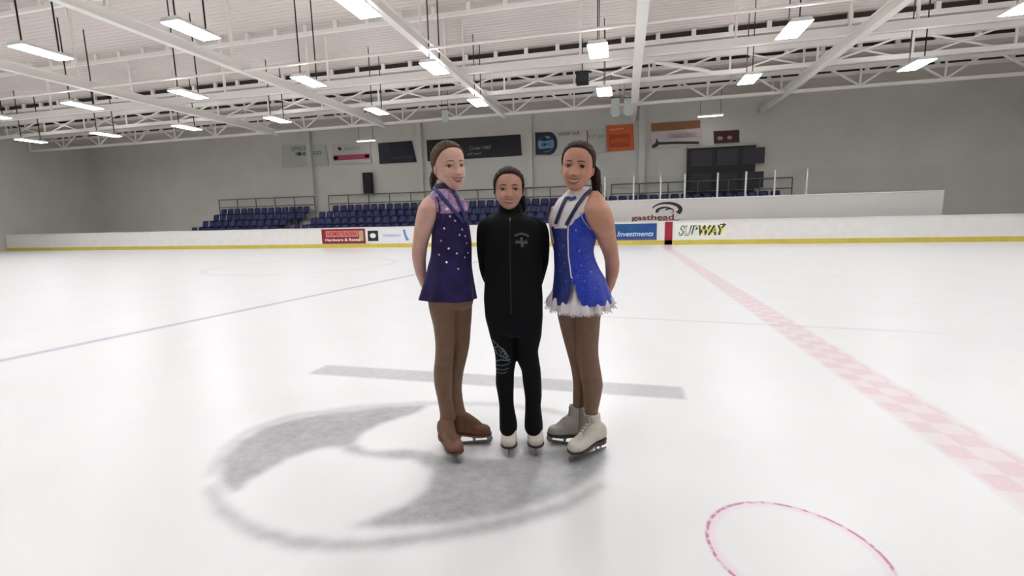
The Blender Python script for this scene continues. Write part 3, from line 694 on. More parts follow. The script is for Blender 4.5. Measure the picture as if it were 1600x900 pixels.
def face(S, H, iris_i, brow_i, mouthw=.125, smile=.05, open_=.028, eyeopen=1.0):
    # S materials: 0 skin 1 eye white 2 iris 3 brow/lash 4 lip 5 teeth 6 pupil 7 cavity
    for sx in (-1, 1):
        cx, cz = sx*.142, .477; r_ = .058
        c = H.w([(cx, surf(cx, cz)-.036, cz)])[0]
        A = [H.sd*r_*H.h*H.wf*1.08, H.fw*r_*H.h, H.up*r_*H.h*.72]
        S.add(*ellipsoid(c, A, 18, 12), 1)
        g = c+H.fw*r_*H.h*.72; S.add(*ellipsoid(g, [H.sd*.040*H.h*H.wf, H.fw*.022*H.h, H.up*.038*H.h], 14, 8), 2)
        g = c+H.fw*r_*H.h*.90; S.add(*ellipsoid(g, [H.sd*.016*H.h*H.wf, H.fw*.012*H.h, H.up*.016*H.h], 10, 6), 6)
        xs = np.linspace(-.066, .066, 11)
        top = [(cx+x, cz+.052*eyeopen*(1-(x/.075)**2)+.012) for x in xs]; bot = [(cx+x, cz+.028*eyeopen*(1-(x/.075)**2)+.002) for x in xs]
        S.add(*ribbon(H, top, bot, -.004, .016), 0)                                   # lid
        lt = bot; lb = [(cx+x, cz+.016*eyeopen*(1-(x/.078)**2)-.004) for x in xs]
        S.add(*ribbon(H, lt, lb, .006, .008), 3)                                      # lashes
        t2 = [(cx+x, cz-.030*eyeopen*(1-(x/.075)**2)) for x in xs]; b2 = [(cx+x, cz-.050*(1-(x/.08)**2)-.004) for x in xs]
        S.add(*ribbon(H, t2, b2, -.002, .008), 0)
        xb = np.linspace(-.085, .075, 10)*sx
        bt = [(cx+x, cz+.112-.030*((x*sx-.0)/.085)**2*(1.3 if x*sx > 0 else .5)) for x in xb]; bb = [(a, b-.022*(1-.6*max(0, (a-cx)*sx/.08))) for a, b in bt]
        S.add(*ribbon(H, bt, bb, .001, .006), 3)
    xs = np.linspace(-1, 1, 21)
    cz = .198
    ctr = lambda x: cz+smile*(x*x)*.9
    uo = [(x*mouthw, ctr(x)+(.034*(1-abs(x)**2.2)-.006*gs(x, .16))) for x in xs]
    ui = [(x*mouthw*.96, ctr(x)+.010*(1-x*x)) for x in xs]
    li = [(x*mouthw*.96, ctr(x)-open_*(1-abs(x)**2.5)) for x in xs]
    lo = [(x*mouthw, ctr(x)-(open_+.038)*(1-abs(x)**2.2)) for x in xs]
    S.add(*ribbon(H, uo, ui, .001, .014), 4); S.add(*ribbon(H, li, lo, .001, .018), 4)
    S.add(*ribbon(H, ui, li, .0035, .003), 5)
    S.add(*ribbon(H, [(-.034, .296), (-.024, .300), (-.014, .296)], [(-.034, .289), (-.024, .288), (-.014, .289)], .003, .004, 2), 3)
    S.add(*ribbon(H, [(.014, .296), (.024, .300), (.034, .296)], [(.014, .289), (.024, .288), (.034, .289)], .003, .004, 2), 3)
def ears(S, H):
    for sx in (-1, 1):
        w_ = hp(.42)[0]
        c = H.w([(sx*(w_+.012), -.045, .43)])[0]
        sd = H.sd*sx; up = H.up*.97+H.fw*.0-H.fw*.12
        S.add(*ellipsoid(c, [(sd*.5+H.fw*.0-H.fw*.35)*.05*H.h, (H.fw*.9+sd*.45)*.062*H.h*-1, up*.105*H.h], 16, 10))
        c2 = H.w([(sx*(w_+.004), -.02, .345)])[0]; S.add(*ellipsoid(c2, [sd*.02*H.h, H.fw*.03*H.h, H.up*.035*H.h], 10, 6))
def hairline(y, zf=.865):
    return float(np.interp(y, [-.5, -.30, -.14, -.06, .0, .06, .13, .21, .28, .34], [.14, .16, .22, .40, .53, .60, .68, .76, zf-.03, zf]))
def haircap(H, m, parent, zf=.865, thick=.028, low=0.):
    v, f = headmesh(0, 128, 120, 0.10, False)
    v = v.copy(); keep = np.array([p[2] - hairline(p[1], zf) + low*gs(p[1]-.05, .14) for p in v])
    out = []
    for p, k in zip(v, keep):
        t = thick*max(0., min(1., k/.05+.15))**.5
        w_, yf, yb = hp(p[2]); c = np.array([0, (yf+yb)/2, min(p[2], .62)]); d = p-c; d /= np.linalg.norm(d)
        t *= 1+.10*math.sin(math.atan2(p[0], p[2]-.5)*26+p[1]*14)
        out.append(p+d*t)
    ff = [q for q in f if sum(keep[i] > 0 for i in q) >= 3]
    used = sorted({i for q in ff for i in q}); mp = {o_: n_ for n_, o_ in enumerate(used)}
    S = Soup(); S.add(H.w(np.array(out)[used]), [tuple(mp[i] for i in q) for q in ff])
    tv, tf = [(0, 0, 0)], []
    # crown cap
    top = np.array(out)[-128:]; n0 = len(S.v); S.v = np.vstack([S.v, H.w([top.mean(0)+np.array([0, 0, .004])])]); base = [mp[len(out)-128+j] for j in range(128)]
    S.f += [(base[j], base[(j+1) % 128], n0) for j in range(128)]; S.m += [0]*128
    return S
def finish_part(S, name, m, parent, base, smooth=True):
    o = link(name, S.v-base, S.f, m, parent, smooth, S.m if isinstance(m, (list, tuple)) else None); return o
def skinmat(name, c, c2): return mat(name, c, .5, col2=c2, nscale=14, bump=.05, bscale=300, spec=.35)
def cast(objs, x, y, base):
    """first hit of the line of sight on a garment (used to set trims on the cloth surface)"""
    d = Vector(ray(x, y)).normalized(); best = None
    for bvh in objs:
        h = bvh.ray_cast(Vector(EY-base), d)
        if h[0] is not None and (best is None or h[3] < best[3]): best = h
    return best
def bvh_of(o): return BVHTree.FromPolygons([v.co[:] for v in o.data.vertices], [tuple(p.vertices) for p in o.data.polygons])
def strip_on(bv, base, pts, wpx, lift=.003, n=6, thick=.0015):
    """a strip of cloth following pixel-free polyline pts on the garment; wpx = width"""
    dense = []
    for a, b in zip(pts[:-1], pts[1:]):
        for k in range(n): dense.append((a[0]+(b[0]-a[0])*k/n, a[1]+(b[1]-a[1])*k/n))
    dense.append(pts[-1]); v = []
    for i, (x, y) in enumerate(dense):
        x0, y0 = dense[max(i-1, 0)]; x1, y1 = dense[min(i+1, len(dense)-1)]
        tx, ty = x1-x0, y1-y0; l = math.hypot(tx, ty) or 1; nx_, ny_ = -ty/l*wpx/2, tx/l*wpx/2
        for s_ in (-1, 1):
            h = cast(bv, x+s_*nx_, y+s_*ny_, base)
            if h is None: h = cast(bv, x, y, base)
            if h is None: p = v[-1] if v else np.zeros(3)
            else:
                nn = np.array(h[1]); dd = ray(x, y)
                if nn@dd > 0: nn = -nn
                p = np.array(h[0])+nn*lift
            v.append(p)
    m_ = len(dense)
    f = [(2*i, 2*i+1, 2*i+3, 2*i+2) for i in range(m_-1)]
    return np.array(v), f
def gem(bv, base, x, y, r_):
    h = cast(bv, x, y, base)
    if h is None: return None
    nn = np.array(h[1]); 
    if nn@ray(x, y) > 0: nn = -nn
    a = np.cross(nn, [0, 0, 1.]); a /= np.linalg.norm(a); b = np.cross(nn, a)
    c = np.array(h[0])+nn*r_*.2
    v = [c+nn*r_*.7]+[c+(a*math.cos(t)+b*math.sin(t))*r_ for t in np.arange(6)*math.pi/3]+[c-nn*r_*.5]
    f = [(0, 1+j, 1+(j+1) % 6) for j in range(6)]+[(7, 1+(j+1) % 6, 1+j) for j in range(6)]
    return np.array(v), f
steel = mat('blade_steel', srgb(150, 150, 152), .28, metal=1); soledk = mat('skate_sole', srgb(70, 58, 48), .5)
def skate(person, base, name, toe, heel, ankle, bootm, lab=None, laces=True, covered=False, sole=soledk, topr=(.043, .047), hood=None, Lb=.235, wid=1.0):
    """toe, heel: blade ends on the ice; ankle: centre of the boot top"""
    toe = np.array(toe); heel = np.array(heel); fx = toe-heel; fx /= np.linalg.norm(fx); heel = toe-fx*Lb
    fy = np.array([-fx[1], fx[0], 0]); fz = np.array([0, 0, 1.]); O = heel
    W = lambda q: (O+np.outer(np.atleast_2d(q)[:, 0], fx)+np.outer(np.atleast_2d(q)[:, 1], fy)+np.outer(np.atleast_2d(q)[:, 2], fz))
    S = Soup()
    # foot: rings along the length (x, halfwidth, zbottom, ztop)
    fr = cr([(.0, .020, .078, .12), (.008, .030, .074, .15), (.03, .034, .070, .165), (.07, .031, .066, .165), (.11, .033, .060, .150), (.145, .040, .056, .128), (.18, .043, .054, .108), (.205, .040, .054, .100), (.222, .031, .055, .092), (.232, .016, .058, .080)], 3)
    seg = 24; v = []
    for x, hw, zb, zt in fr:
        hw *= wid
        for j in range(seg):
            t = 2*math.pi*j/seg; cs, sn = math.cos(t), math.sin(t)
            y = hw*math.copysign(abs(cs)**.8, cs); z = (zb+zt)/2+(zt-zb)/2*math.copysign(abs(sn)**(.55 if sn < 0 else .95), sn)
            v.append((x, y, z))
    n = len(fr); f = [(i*seg+j, i*seg+(j+1) % seg, (i+1)*seg+(j+1) % seg, (i+1)*seg+j) for i in range(n-1) for j in range(seg)]+[tuple(range(seg)), tuple(range(n*seg-1, (n-1)*seg-1, -1))]
    S.add(W(v), f)
    a0 = W([(.05, 0, .085)])[0]; a1 = np.array(ankle)
    v = []; rings = 14
    for i in range(rings):
        t = i/(rings-1); c = a0+(a1-a0)*t
        rx = np.interp(t, [0, .3, .6, 1], [.055, .052, .043, topr[1]]); ry = np.interp(t, [0, .3, .6, 1], [.033, .036, .036, topr[0]])
        if i == 0: rx *= .7
        for j in range(seg):
            u = 2*math.pi*j/seg; v.append(c+fx*rx*math.cos(u)+fy*ry*wid*math.sin(u)+fx*.012*(1-t))
    f = [(i*seg+j, i*seg+(j+1) % seg, (i+1)*seg+(j+1) % seg, (i+1)*seg+j) for i in range(rings-1) for j in range(seg)]+[tuple(range(seg)), tuple(range(rings*seg-1, (rings-1)*seg-1, -1))]
    S.add(v, f)
    # instep wedge
    S.add(*tube([W([(.06, 0, .16)])[0], W([(.10, 0, .145)])[0], W([(.15, 0, .112)])[0], W([(.19, 0, .09)])[0]], [.036, .034, .028, .015], 14))
    v, f = remesh(S.v, S.f, .0045, 4)
    sk = link(name, v-base, f, bootm, person, True)
    if lab: sk['label'] = lab
    # sole and heel
    def plate(pr, z0, z1, inset=0):
        top = [(x, hw-inset) for x, hw in pr]; poly = top+[(x, -hw) for x, hw in reversed(top)]
        m_ = len(poly); v = [(x, y, z0(x)) for x, y in poly]+[(x, y, z1(x)) for x, y in poly]
        return W(v)-base, [tuple(range(m_)), tuple(range(2*m_-1, m_-1, -1))]+[(i, (i+1) % m_, (i+1) % m_+m_, i+m_) for i in range(m_)]
    pr = [(-.001, .012), (.006, .026), (.03, .034), (.07, .029), (.11, .031), (.15, .041), (.19, .044), (.215, .037), (.230, .024), (.238, .008)]
    zb = lambda x: float(np.interp(x, [0, .06, .11, .15, .24], [.074, .068, .060, .056, .056]))
    SS = Soup(); SS.add(*plate([(x, y*wid) for x, y in pr], lambda x: zb(x)-.007, lambda x: zb(x)+.002))
    SS.add(*plate([(x, y*.92*wid) for x, y in pr if x < .075], lambda x: .047, lambda x: zb(x)-.005))
    so = fixn(link('sole', SS.v, SS.f, bootm if covered else sole, sk, False))
    # blade: runner with open gaps between the two mounting posts
    B = MB()
    def prism(poly, y0, y1):
        m_ = len(poly); v = [(x, y0, z) for x, z in poly]+[(x, y1, z) for x, z in poly]
        B.add(W(v)-base, [tuple(range(m_)), tuple(range(2*m_-1, m_-1, -1))]+[(i, (i+1) % m_, (i+1) % m_+m_, i+m_) for i in range(m_)])
    zt = .047
    prism([(-.020, .006), (-.012, .002), (.05, .0005), (.20, .0005), (.232, .004), (.240, .016), (.243, .030), (.234, .030), (.226, .020), (.20, .017), (.05, .015), (-.012, .014)], -.0022, .0022)
    prism([(.018, .013), (.030, .013), (.026, zt), (.006, zt)], -.0022, .0022); prism([(.048, .013), (.058, .013), (.068, zt), (.052, zt)], -.0022, .0022)
    prism([(.135, .014), (.148, .014), (.150, .052), (.128, .052)], -.0022, .0022); prism([(.212, .014), (.240, .02), (.243, .03), (.226, .052), (.205, .052)], -.0022, .0022)
    prism([(.0, zt-.003), (.072, zt-.003), (.072, zt), (.0, zt)], -.022, .022); prism([(.122, .046), (.222, .046), (.222, .050), (.122, .050)], -.026, .026)
    bl = fixn(B.build('blade', steel, sk))
    if laces:
        Lc = MB(); bv = [bvh_of(sk)]
        def on(x, y):
            o_ = Vector(W([(x, y, .40)])[0]-base)
            h = bv[0].ray_cast(o_, Vector((0, 0, -1))); return np.array(h[0])+np.array([0, 0, .002]) if h[0] is not None else None
        for k in range(5):
            x = .098+k*.014
            ps = [on(x+(.006 if u > 0 else 0), u*.020) for u in (-1, -.5, 0, .5, 1)]; ps2 = [on(x+(.006 if u < 0 else 0), u*.020) for u in (-1, -.5, 0, .5, 1)]
            if all(p is not None for p in ps): Lc.tube(ps, .0024, 6)
            if all(p is not None for p in ps2): Lc.tube(ps2, .0024, 6)
        fw = -_f; 
        for k in range(6):      # up the shaft
            t = .42+k*.1; c = a0+(a1-a0)*t-base; rx = float(np.interp(t, [0, .3, .6, 1], [.055, .052, .043, topr[1]]))+.002+.012*(1-t)
            ry = .02
            pts = [c+fx*(rx*math.cos(u))+fy*(.040*math.sin(u))+np.array([0, 0, .010*(u/.5)]) for u in np.linspace(-.5, .5, 6)]; Lc.tube(pts, .0024, 6)
            pts = [c+fx*(rx*math.cos(u))+fy*(.040*math.sin(u))-np.array([0, 0, .010*(u/.5)]) for u in np.linspace(-.5, .5, 6)]; Lc.tube(pts, .0024, 6)
        if Lc.v: Lc.build('laces', mat('lace', srgb(166, 162, 148), .7), sk)
    return sk
def gr(px, py): return onz(px, py, 0)

# ---------------------------------------------------------------- left skater: purple dress, tan tights pulled over her skates
P = Pose(712, 704, 2.33); base = np.array([P.base[0], P.base[1], 0.])
pl = empty('person', base, 'girl in short dark purple skating dress with tan tights over her skates, hands behind her', 'person', 'three skaters posing on the ice')
skL = skinmat('skin_fair', srgb(218, 176, 160), srgb(210, 164, 148))
hairL = mat('hair_light_brown', srgb(92, 66, 44), .6, spec=.15, col2=srgb(56, 40, 28), nscale=40, stretch=(6, 6, 1), bump=.3, bscale=60)
torsoL = [(290, 681, 706, .03, .045), (298, 679, 708, .02, .050), (305, 674, 713, .02, .060), (312, 668, 721, .01, .070), (320, 666, 728, 0, .078), (336, 672, 729, 0, .088), (350, 674, 732, 0, .092), (363, 675, 734, 0, .092), (381, 675, 736, 0, .086), (400, 674, 736, 0, .084), (416, 671, 736, 0, .088), (433, 668, 738, 0, .098), (450, 666, 740, 0, .104), (463, 667, 741, 0, .104)]
S = Soup(); S.add(*loft(P, torsoL, inset=.006))
H = Head(P, (706, 297), (697, 221), .02, 24, .94, 3); hv, hf = headmesh(); S.add(H.w(hv), hf+[tuple(range(96))[::-1], tuple(range(109*96, 110*96))]); ears(S, H)
nb = H.w([(0, -.08, .30)])[0]; S.add(*tube([nb, H.w([(0, -.10, .08)])[0], P.at(693, 302, .03), P.at(694, 312, .02)], [.046, .045, .048, .055], 24))
aoff = [(303, .0), (312, -.025), (325, -.05), (350, -.045), (375, .0), (390, .03), (420, .07), (450, .125)]
armL = limb([(306, 668, 676), (311, 662, 681), (318, 657, 683), (325, 653.5, 684), (336, 650.5, 683), (350, 648, 679), (363, 646.5, 675), (377, 645, 670), (390, 643.5, 667.5), (404, 643.8, 666), (418, 646.5, 666), (430, 650, 667), (442, 655, 670), (452, 660, 673)], aoff, 1.0)
S.add(*loft(P, armL, seg=32, cap=True))
wr = P.at(667, 450, .13); S.add(*hand(wr, P.e*.8+P.n*.1+np.array([0, 0, -.45]), P.n*1.0, .155, 1))
# far arm goes behind her back
S.add(*tube([P.at(717, 322, .03), P.at(720, 340, .05), P.at(720, 375, .09), P.at(716, 400, .13), P.at(704, 430, .16), P.at(692, 448, .165)], [.034, .036, .031, .030, .025, .021], 18))
S.add(*hand(P.at(692, 448, .165), -P.e*.8+np.array([0, 0, -.4]), -P.n, .155, -1))
tf_, hf_ = (716, 724), (690, 693); anF = gr(694, 697)
def legrows(rows, off0, y0, off1, y1, rt): return limb(rows, [(y0, off0), (y1, off1)], rt)
toeF, heelF = gr(717, 725), gr(689, 692); fxF = (toeF-heelF)/np.linalg.norm(toeF-heelF); heelF = toeF-fxF*.235
ankF = heelF+fxF*.055; offF = P.off(ankF)
toeB, heelB = gr(768, 691), gr(716, 694); fxB = (toeB-heelB)/np.linalg.norm(toeB-heelB); heelB = toeB-fxB*.235
offB = P.off(heelB+fxB*.06)
legF = legrows([(452, 668, 714), (474, 669, 713), (490, 672, 712), (508, 676.5, 711), (535, 680, 710), (560, 679.5, 708), (580, 677.5, 706.5), (600, 678.5, 706), (622, 683, 706), (644, 687, 710), (655, 688, 712)], .0, 470, offF, 650, 1.05)
legB = legrows([(452, 702, 740), (474, 706, 738), (490, 707, 737.5), (508, 708, 736), (535, 709, 734), (557, 708, 730), (580, 705, 724.5), (600, 703, 722), (612, 703, 722), (633, 705, 725), (646, 706, 729)], .035, 470, offB, 650, 1.0)
S.add(*loft(P, legF, seg=32, inset=.004)); S.add(*loft(P, legB, seg=32, inset=.004))
bv_, bf_ = remesh(S.v, S.f, .0034, 2)
B = Soup(); B.add(bv_, bf_, 0); face(B, H, 2, 3, smile=.06, open_=.02, mouthw=.135, eyeopen=.85)
browL = mat('brow_light', srgb(120, 84, 64), .7)
finish_part(B, 'body', [skL, eyew, mat('iris_hazel', srgb(92, 68, 50), .2), browL, lipm, teethm, pupil], pl, base)
hc = haircap(H, hairL, pl, .87, .03); finish_part(hc, 'hair', hairL, pl, base)
hb = MB().tube(H.w([(-.10, -.38, .42), (-.14, -.47, .36), (-.20, -.46, .27), (-.26, -.40, .16), (-.27, -.36, .04), (-.26, -.34, -.04)]), [.02, .024, .02, .015, .011, .004], 14)
hb.v = [tuple(np.array(q)-base) for q in hb.v]; hb.build('ponytail', hairL, pl, True)
tightm = mat('tights_tan', srgb(132, 102, 82), .62, noise=.12, nscale=30, sheen=.1, spec=.3)
T = Soup(); T.add(*loft(P, legF, seg=40)); T.add(*loft(P, legB, seg=40)); T.add(*loft(P, [(440, 672, 736, 0, .09), (450, 669, 739, .01, .095), (465, 669, 739.5, .015, .095), (476, 671, 738, .02, .085), (482, 680, 730, .02, .06)], seg=40))
tv_, tf2 = remesh(T.v, T.f, .0045, 3); o = link('tights', tv_-base, tf2, tightm, pl, True)
bootT = mat('tights_over_boot', srgb(126, 92, 72), .68, noise=.16, nscale=26, spec=.3)
skate(pl, base, 'skate', toeF, heelF, P.at(698.5, 648, offF), bootT, 'near skate covered by tan tights', False, True, topr=(.036, .039), wid=1.02)
skate(pl, base, 'skate', toeB, heelB, P.at(716.5, 640, offB), bootT, 'far skate covered by darker tan tights', False, True, topr=(.033, .036))
# dress
velv = mat('dress_purple', srgb(42, 32, 86), .75, col2=srgb(32, 24, 66), nscale=18, sheen=.12, spec=.3)
velv.node_tree.nodes['Principled BSDF'].inputs['Sheen Tint'].default_value = (.5, .4, .9, 1)
yokem = mat('dress_yoke', srgb(186, 150, 188), .6, col2=srgb(120, 96, 150), nscale=70, sheen=.2)
dr = [(309, 667, 722, .01, .072), (316, 665, 729, .01, .080), (325, 667, 731.5, 0, .086), (336, 675, 730, 0, .094), (350, 674.5, 733, 0, .098), (363, 674.5, 735, 0, .098), (381, 674, 737, 0, .092), (400, 672.5, 737, 0, .090), (416, 668, 737, 0, .096), (433, 664, 739, 0, .112), (450, 659, 741.5, 0, .125), (466, 654.5, 744, 0, .135)]
dr = [(289, 680, 707, .03, .048), (294, 678, 709, .025, .052), (299, 675, 712, .02, .060), (304, 671, 717, .015, .066)]+dr
def ripL(t, a): return .040*max(0, (t-.68)/.32)*math.sin(a*9+1.)+.025*max(0, (t-.68)/.32)*math.sin(a*4)
V_, F_ = loft(P, dr, seg=120, sub=6, ripple=ripL, cap=False, nexp=2.15)
ys = np.array([proj(p)[1] for p in V_])
def split_faces(V_, F_, test):
    a, b = [], []
    for q in F_:
        c = V_[list(q)].mean(0); (a if test(c, proj(c)) else b).append(q)
    return a, b
def compact(V_, F_):
    used = sorted({i for q in F_ for i in q}); mp = {o_: n_ for n_, o_ in enumerate(used)}; return V_[used], [tuple(mp[i] for i in q) for q in F_]
def shell(o, t=.002):
    md = o.modifiers.new('thickness', 'SOLIDIFY'); md.thickness = t; md.offset = -1; return o
yk, bd = split_faces(V_, F_, lambda c, p: p[1] < 331.5+2.5*math.cos((p[0]-700)/14))
v, f = compact(V_, yk); yo = shell(link('dress_yoke', v-base, f, yokem, pl, True)); yo['label'] = 'sheer lilac upper part of the dress'
v, f = compact(V_, bd); do = shell(link('dress', v-base, f, velv, pl, True)); do['label'] = 'dark purple velvet dress body with flared skirt'
bvD = [bvh_of(do), bvh_of(yo)]
gm = mat('rhinestone', srgb(225, 215, 235), .15, metal=.6)
gl_ = [(703, 338), (694, 357), (722, 358.5), (718, 367), (727, 369), (729, 380), (701, 388.5), (726, 402), (711, 345), (689, 376), (714, 396), (698, 410), (722, 345), (686, 398), (716, 420), (731, 395)]
for x, y in gl_:
    g_ = gem(bvD, base, x, y, .0055)
    if g_: link('rhinestone', g_[0], g_[1], gm, do)
trim = mat('trim_deep_purple', srgb(44, 26, 66), .6)
cv, cf = loft(P, [(287.5, 679.5, 707.5, .03, .052), (291, 678, 709, .028, .056), (295.5, 677, 711, .025, .060)], seg=60, sub=3, cap=False)
shell(link('collar', cv-base, cf, trim, pl, True))
Sx = Soup(); Sx.add(*strip_on(bvD, base, [(681, 305), (685, 313), (687, 322), (687.5, 332), (685, 342)], 2.6, .004)); link('armhole_trim', Sx.v, Sx.f, trim, pl, True)
ribm = mat('medal_ribbon_navy', srgb(40, 44, 104), .5)
Sx = Soup()
Sx.add(*strip_on(bvD, base, [(678, 293), (684, 300), (693, 310), (703, 322), (714, 336), (724, 347)], 5.5, .006)); Sx.add(*strip_on(bvD, base, [(708, 300), (714, 310), (719, 322), (722, 334), (725, 347)], 4.5, .009))
o = link('medal_ribbon', Sx.v, Sx.f, ribm, pl, True); shell(o, .0012); o['label'] = 'dark blue medal ribbon round the neck'
for x, y, r_ in ((690, 318, 4), (700, 328, 3.5), (709, 312, 3.5), (712, 326, 4), (727, 326, 4), (683, 306, 3), (724, 314, 3)):
    g_ = gem(bvD, base, x, y, r_/305)
    if g_: link('rhinestone', g_[0], g_[1], mat('sequin_lilac', srgb(196, 150, 190), .3, metal=.3), yo)

# ---------------------------------------------------------------- middle skater: black jacket and trousers
P = Pose(813, 704, 2.30); base = np.array([P.base[0], P.base[1], 0.])
pm = empty('person', base, 'smallest girl, in black high-necked jacket, black trousers and white skates', 'person', 'three skaters posing on the ice')
skM = skinmat('skin_medium', srgb(204, 158, 136), srgb(192, 144, 122))
hairM = mat('hair_dark_brown', srgb(46, 31, 24), .55, spec=.12, col2=srgb(26, 18, 15), nscale=40, stretch=(6, 6, 1), bump=.3, bscale=60)
tors = [(322, 781, 813, .02, .050), (330, 778, 816, .02, .056), (337, 768, 827, .01, .07), (343, 760, 838, 0, .085), (352, 756, 846, 0, .098), (370, 758, 846, 0, .105), (390, 758, 846, 0, .105), (420, 758, 846, 0, .1), (447, 757, 847, 0, .102), (465, 756, 848, 0, .106), (480, 757, 848, 0, .106), (493, 758, 848, 0, .1)]
S = Soup(); S.add(*loft(P, tors, inset=.012))
H = Head(P, (795, 327), (795, 262), .01, 2, 1.06, 2); hv, hf = headmesh(); S.add(H.w(hv), hf+[tuple(range(96))[::-1], tuple(range(109*96, 110*96))]); ears(S, H)
S.add(*tube([H.w([(0, -.08, .30)])[0], H.w([(0, -.10, .08)])[0], P.at(796, 332, .03), P.at(797, 345, .02)], [.044, .043, .045, .05], 24))
ao = [(345, 0), (390, .03), (430, .09), (446, .13)]
aL = limb([(338, 762, 774), (343, 754, 776), (348, 748.5, 776), (356, 745.5, 775), (370, 744.5, 774), (390, 745, 773), (410, 747.5, 772), (424, 750, 773), (436, 754, 776), (448, 760, 780)], ao, 1.05)
aR = limb([(338, 824, 838), (343, 826, 846), (348, 828, 852), (356, 828, 856), (370, 829, 858.5), (390, 830, 858.5), (410, 830, 857), (424, 829, 853.5), (436, 827, 850), (448, 824, 846)], ao, 1.05)
S.add(*loft(P, aL, seg=28, inset=.008)); S.add(*loft(P, aR, seg=28, inset=.008))
S.add(*tube([P.at(768, 444, .125), P.at(785, 450, .16), P.at(796, 452, .17)], [.028, .024, .021], 16)); S.add(*tube([P.at(836, 444, .125), P.at(820, 448, .16), P.at(806, 448, .19)], [.028, .024, .021], 16))
S.add(*hand(P.at(796, 452, .17), P.e+np.array([0, 0, -.2]), P.n, .145, 1)); S.add(*hand(P.at(806, 448, .195), -P.e+np.array([0, 0, -.2]), -P.n, .145, -1))
tL, hL = gr(795, 716), gr(797, 690); tR, hR = gr(838, 714.5), gr(835.5, 689)
fL = (tL-hL)/np.linalg.norm(tL-hL); fR = (tR-hR)/np.linalg.norm(tR-hR); oL = P.off(tL-fL*.148); oR = P.off(tR-fR*.148)
pL = legrows([(478, 757.5, 808), (494, 758, 807), (510, 762, 806), (526, 766, 805.5), (546, 772, 805.5), (560, 774, 806.5), (572, 774.5, 805), (580, 775, 803.5), (598, 774.5, 803), (618, 778, 802.5), (633, 780, 803), (650, 780.2, 806), (661, 780.5, 808), (668, 780.5, 808)], .0, 490, oL, 660, 1.1)
pR = legrows([(478, 798, 848), (494, 800, 848), (510, 803, 847), (526, 805, 845.5), (546, 806.5, 841), (560, 807, 842), (572, 812, 844), (580, 815, 845), (598, 817, 846), (618, 820, 846.5), (633, 820.5, 845), (650, 820, 847), (661, 819.5, 848), (668, 819.5, 848)], .0, 490, oR, 660, 1.1)
pL, pR = [[(a, b, c, d, e_*(1+1.25*min(1, max(0, (a-620)/45)))) for a, b, c, d, e_ in r_] for r_ in (pL, pR)]
S.add(*loft(P, pL, seg=28, inset=.012)); S.add(*loft(P, pR, seg=28, inset=.012))
bv_, bf_ = remesh(S.v, S.f, .0034, 2)
B = Soup(); B.add(bv_, bf_, 0); face(B, H, 2, 3, smile=.055, open_=.030, mouthw=.150, eyeopen=1.05)
finish_part(B, 'body', [skM, eyew, mat('iris_brown', srgb(56, 34, 24), .2), mat('brow_dark', srgb(56, 38, 30), .7), lipm, teethm, pupil], pm, base)
finish_part(haircap(H, hairM, pm, .87, .04, .20), 'hair', hairM, pm, base)
hb = MB().tube(H.w([(.05, -.42, .50), (.14, -.50, .46), (.26, -.44, .34), (.33, -.33, .20), (.34, -.22, .08), (.34, -.16, -.02), (.33, -.14, -.10)]), [.018, .026, .027, .024, .020, .015, .005], 14)
hb.v = [tuple(np.array(q)-base) for q in hb.v]; hb.build('ponytail', hairM, pm, True)
jk = mat('jacket_black', srgb(17, 17, 20), .85, noise=.25, nscale=6, bump=.35, bscale=14, spec=.18)
pk = mat('trousers_black', srgb(16, 16, 21), .8, noise=.2, nscale=8, bump=.3, bscale=16, spec=.18)
J = Soup(); J.add(*loft(P, tors, seg=64, nexp=2.2)); J.add(*loft(P, aL, seg=32)); J.add(*loft(P, aR, seg=32))
J.add(*tube([P.at(766, 443, .12), P.at(785, 450, .155), P.at(790, 451, .165)], [.040, .033, .029], 18)); J.add(*tube([P.at(838, 443, .12), P.at(820, 448, .155), P.at(812, 448, .18)], [.040, .033, .029], 18))
v, f = remesh(J.v, J.f, .0045, 3); jo = link('jacket', v-base, f, jk, pm, True); jo['label'] = 'black zipped fleece jacket'
T = Soup(); T.add(*loft(P, pL, seg=40)); T.add(*loft(P, pR, seg=40)); T.add(*loft(P, [(470, 759, 846, 0, .095), (485, 758.5, 847, 0, .098), (500, 761, 846, 0, .095), (515, 766, 844, 0, .085), (524, 778, 836, 0, .05)], seg=40))
v, f = remesh(T.v, T.f, .0042, 3); to = link('trousers', v-base, f, pk, pm, True); to['label'] = 'black flared skating trousers'
cv, cf = loft(P, [(319.5, 780, 814, .02, .053), (324, 779, 815, .02, .056), (331, 777, 817, .02, .060), (338, 774, 822, .015, .068)], seg=60, sub=4, cap=False)
shell(link('jacket_collar', cv-base, cf, jk, pm, True), .004)
cv, cf = loft(P, [(318.5, 783, 811, .018, .046), (324, 782, 812, .018, .048), (332, 781, 813, .018, .048)], seg=60, sub=3, cap=False)
shell(link('undershirt_collar', cv-base, cf, mat('undershirt_red', srgb(70, 20, 24), .7), pm, True))['label'] = 'dark red collar inside the jacket'
bvJ = [bvh_of(jo)]
zp = Soup(); zp.add(*strip_on(bvJ, base, [(797, 340), (797, 400), (798, 450), (798.5, 491)], 1.6, .002, 12)); link('zip', zp.v, zp.f, mat('zip_grey', srgb(22, 22, 27), .4), pm, True)
lgm = mat('emblem_grey', srgb(82, 80, 86), .7)
zp = Soup()
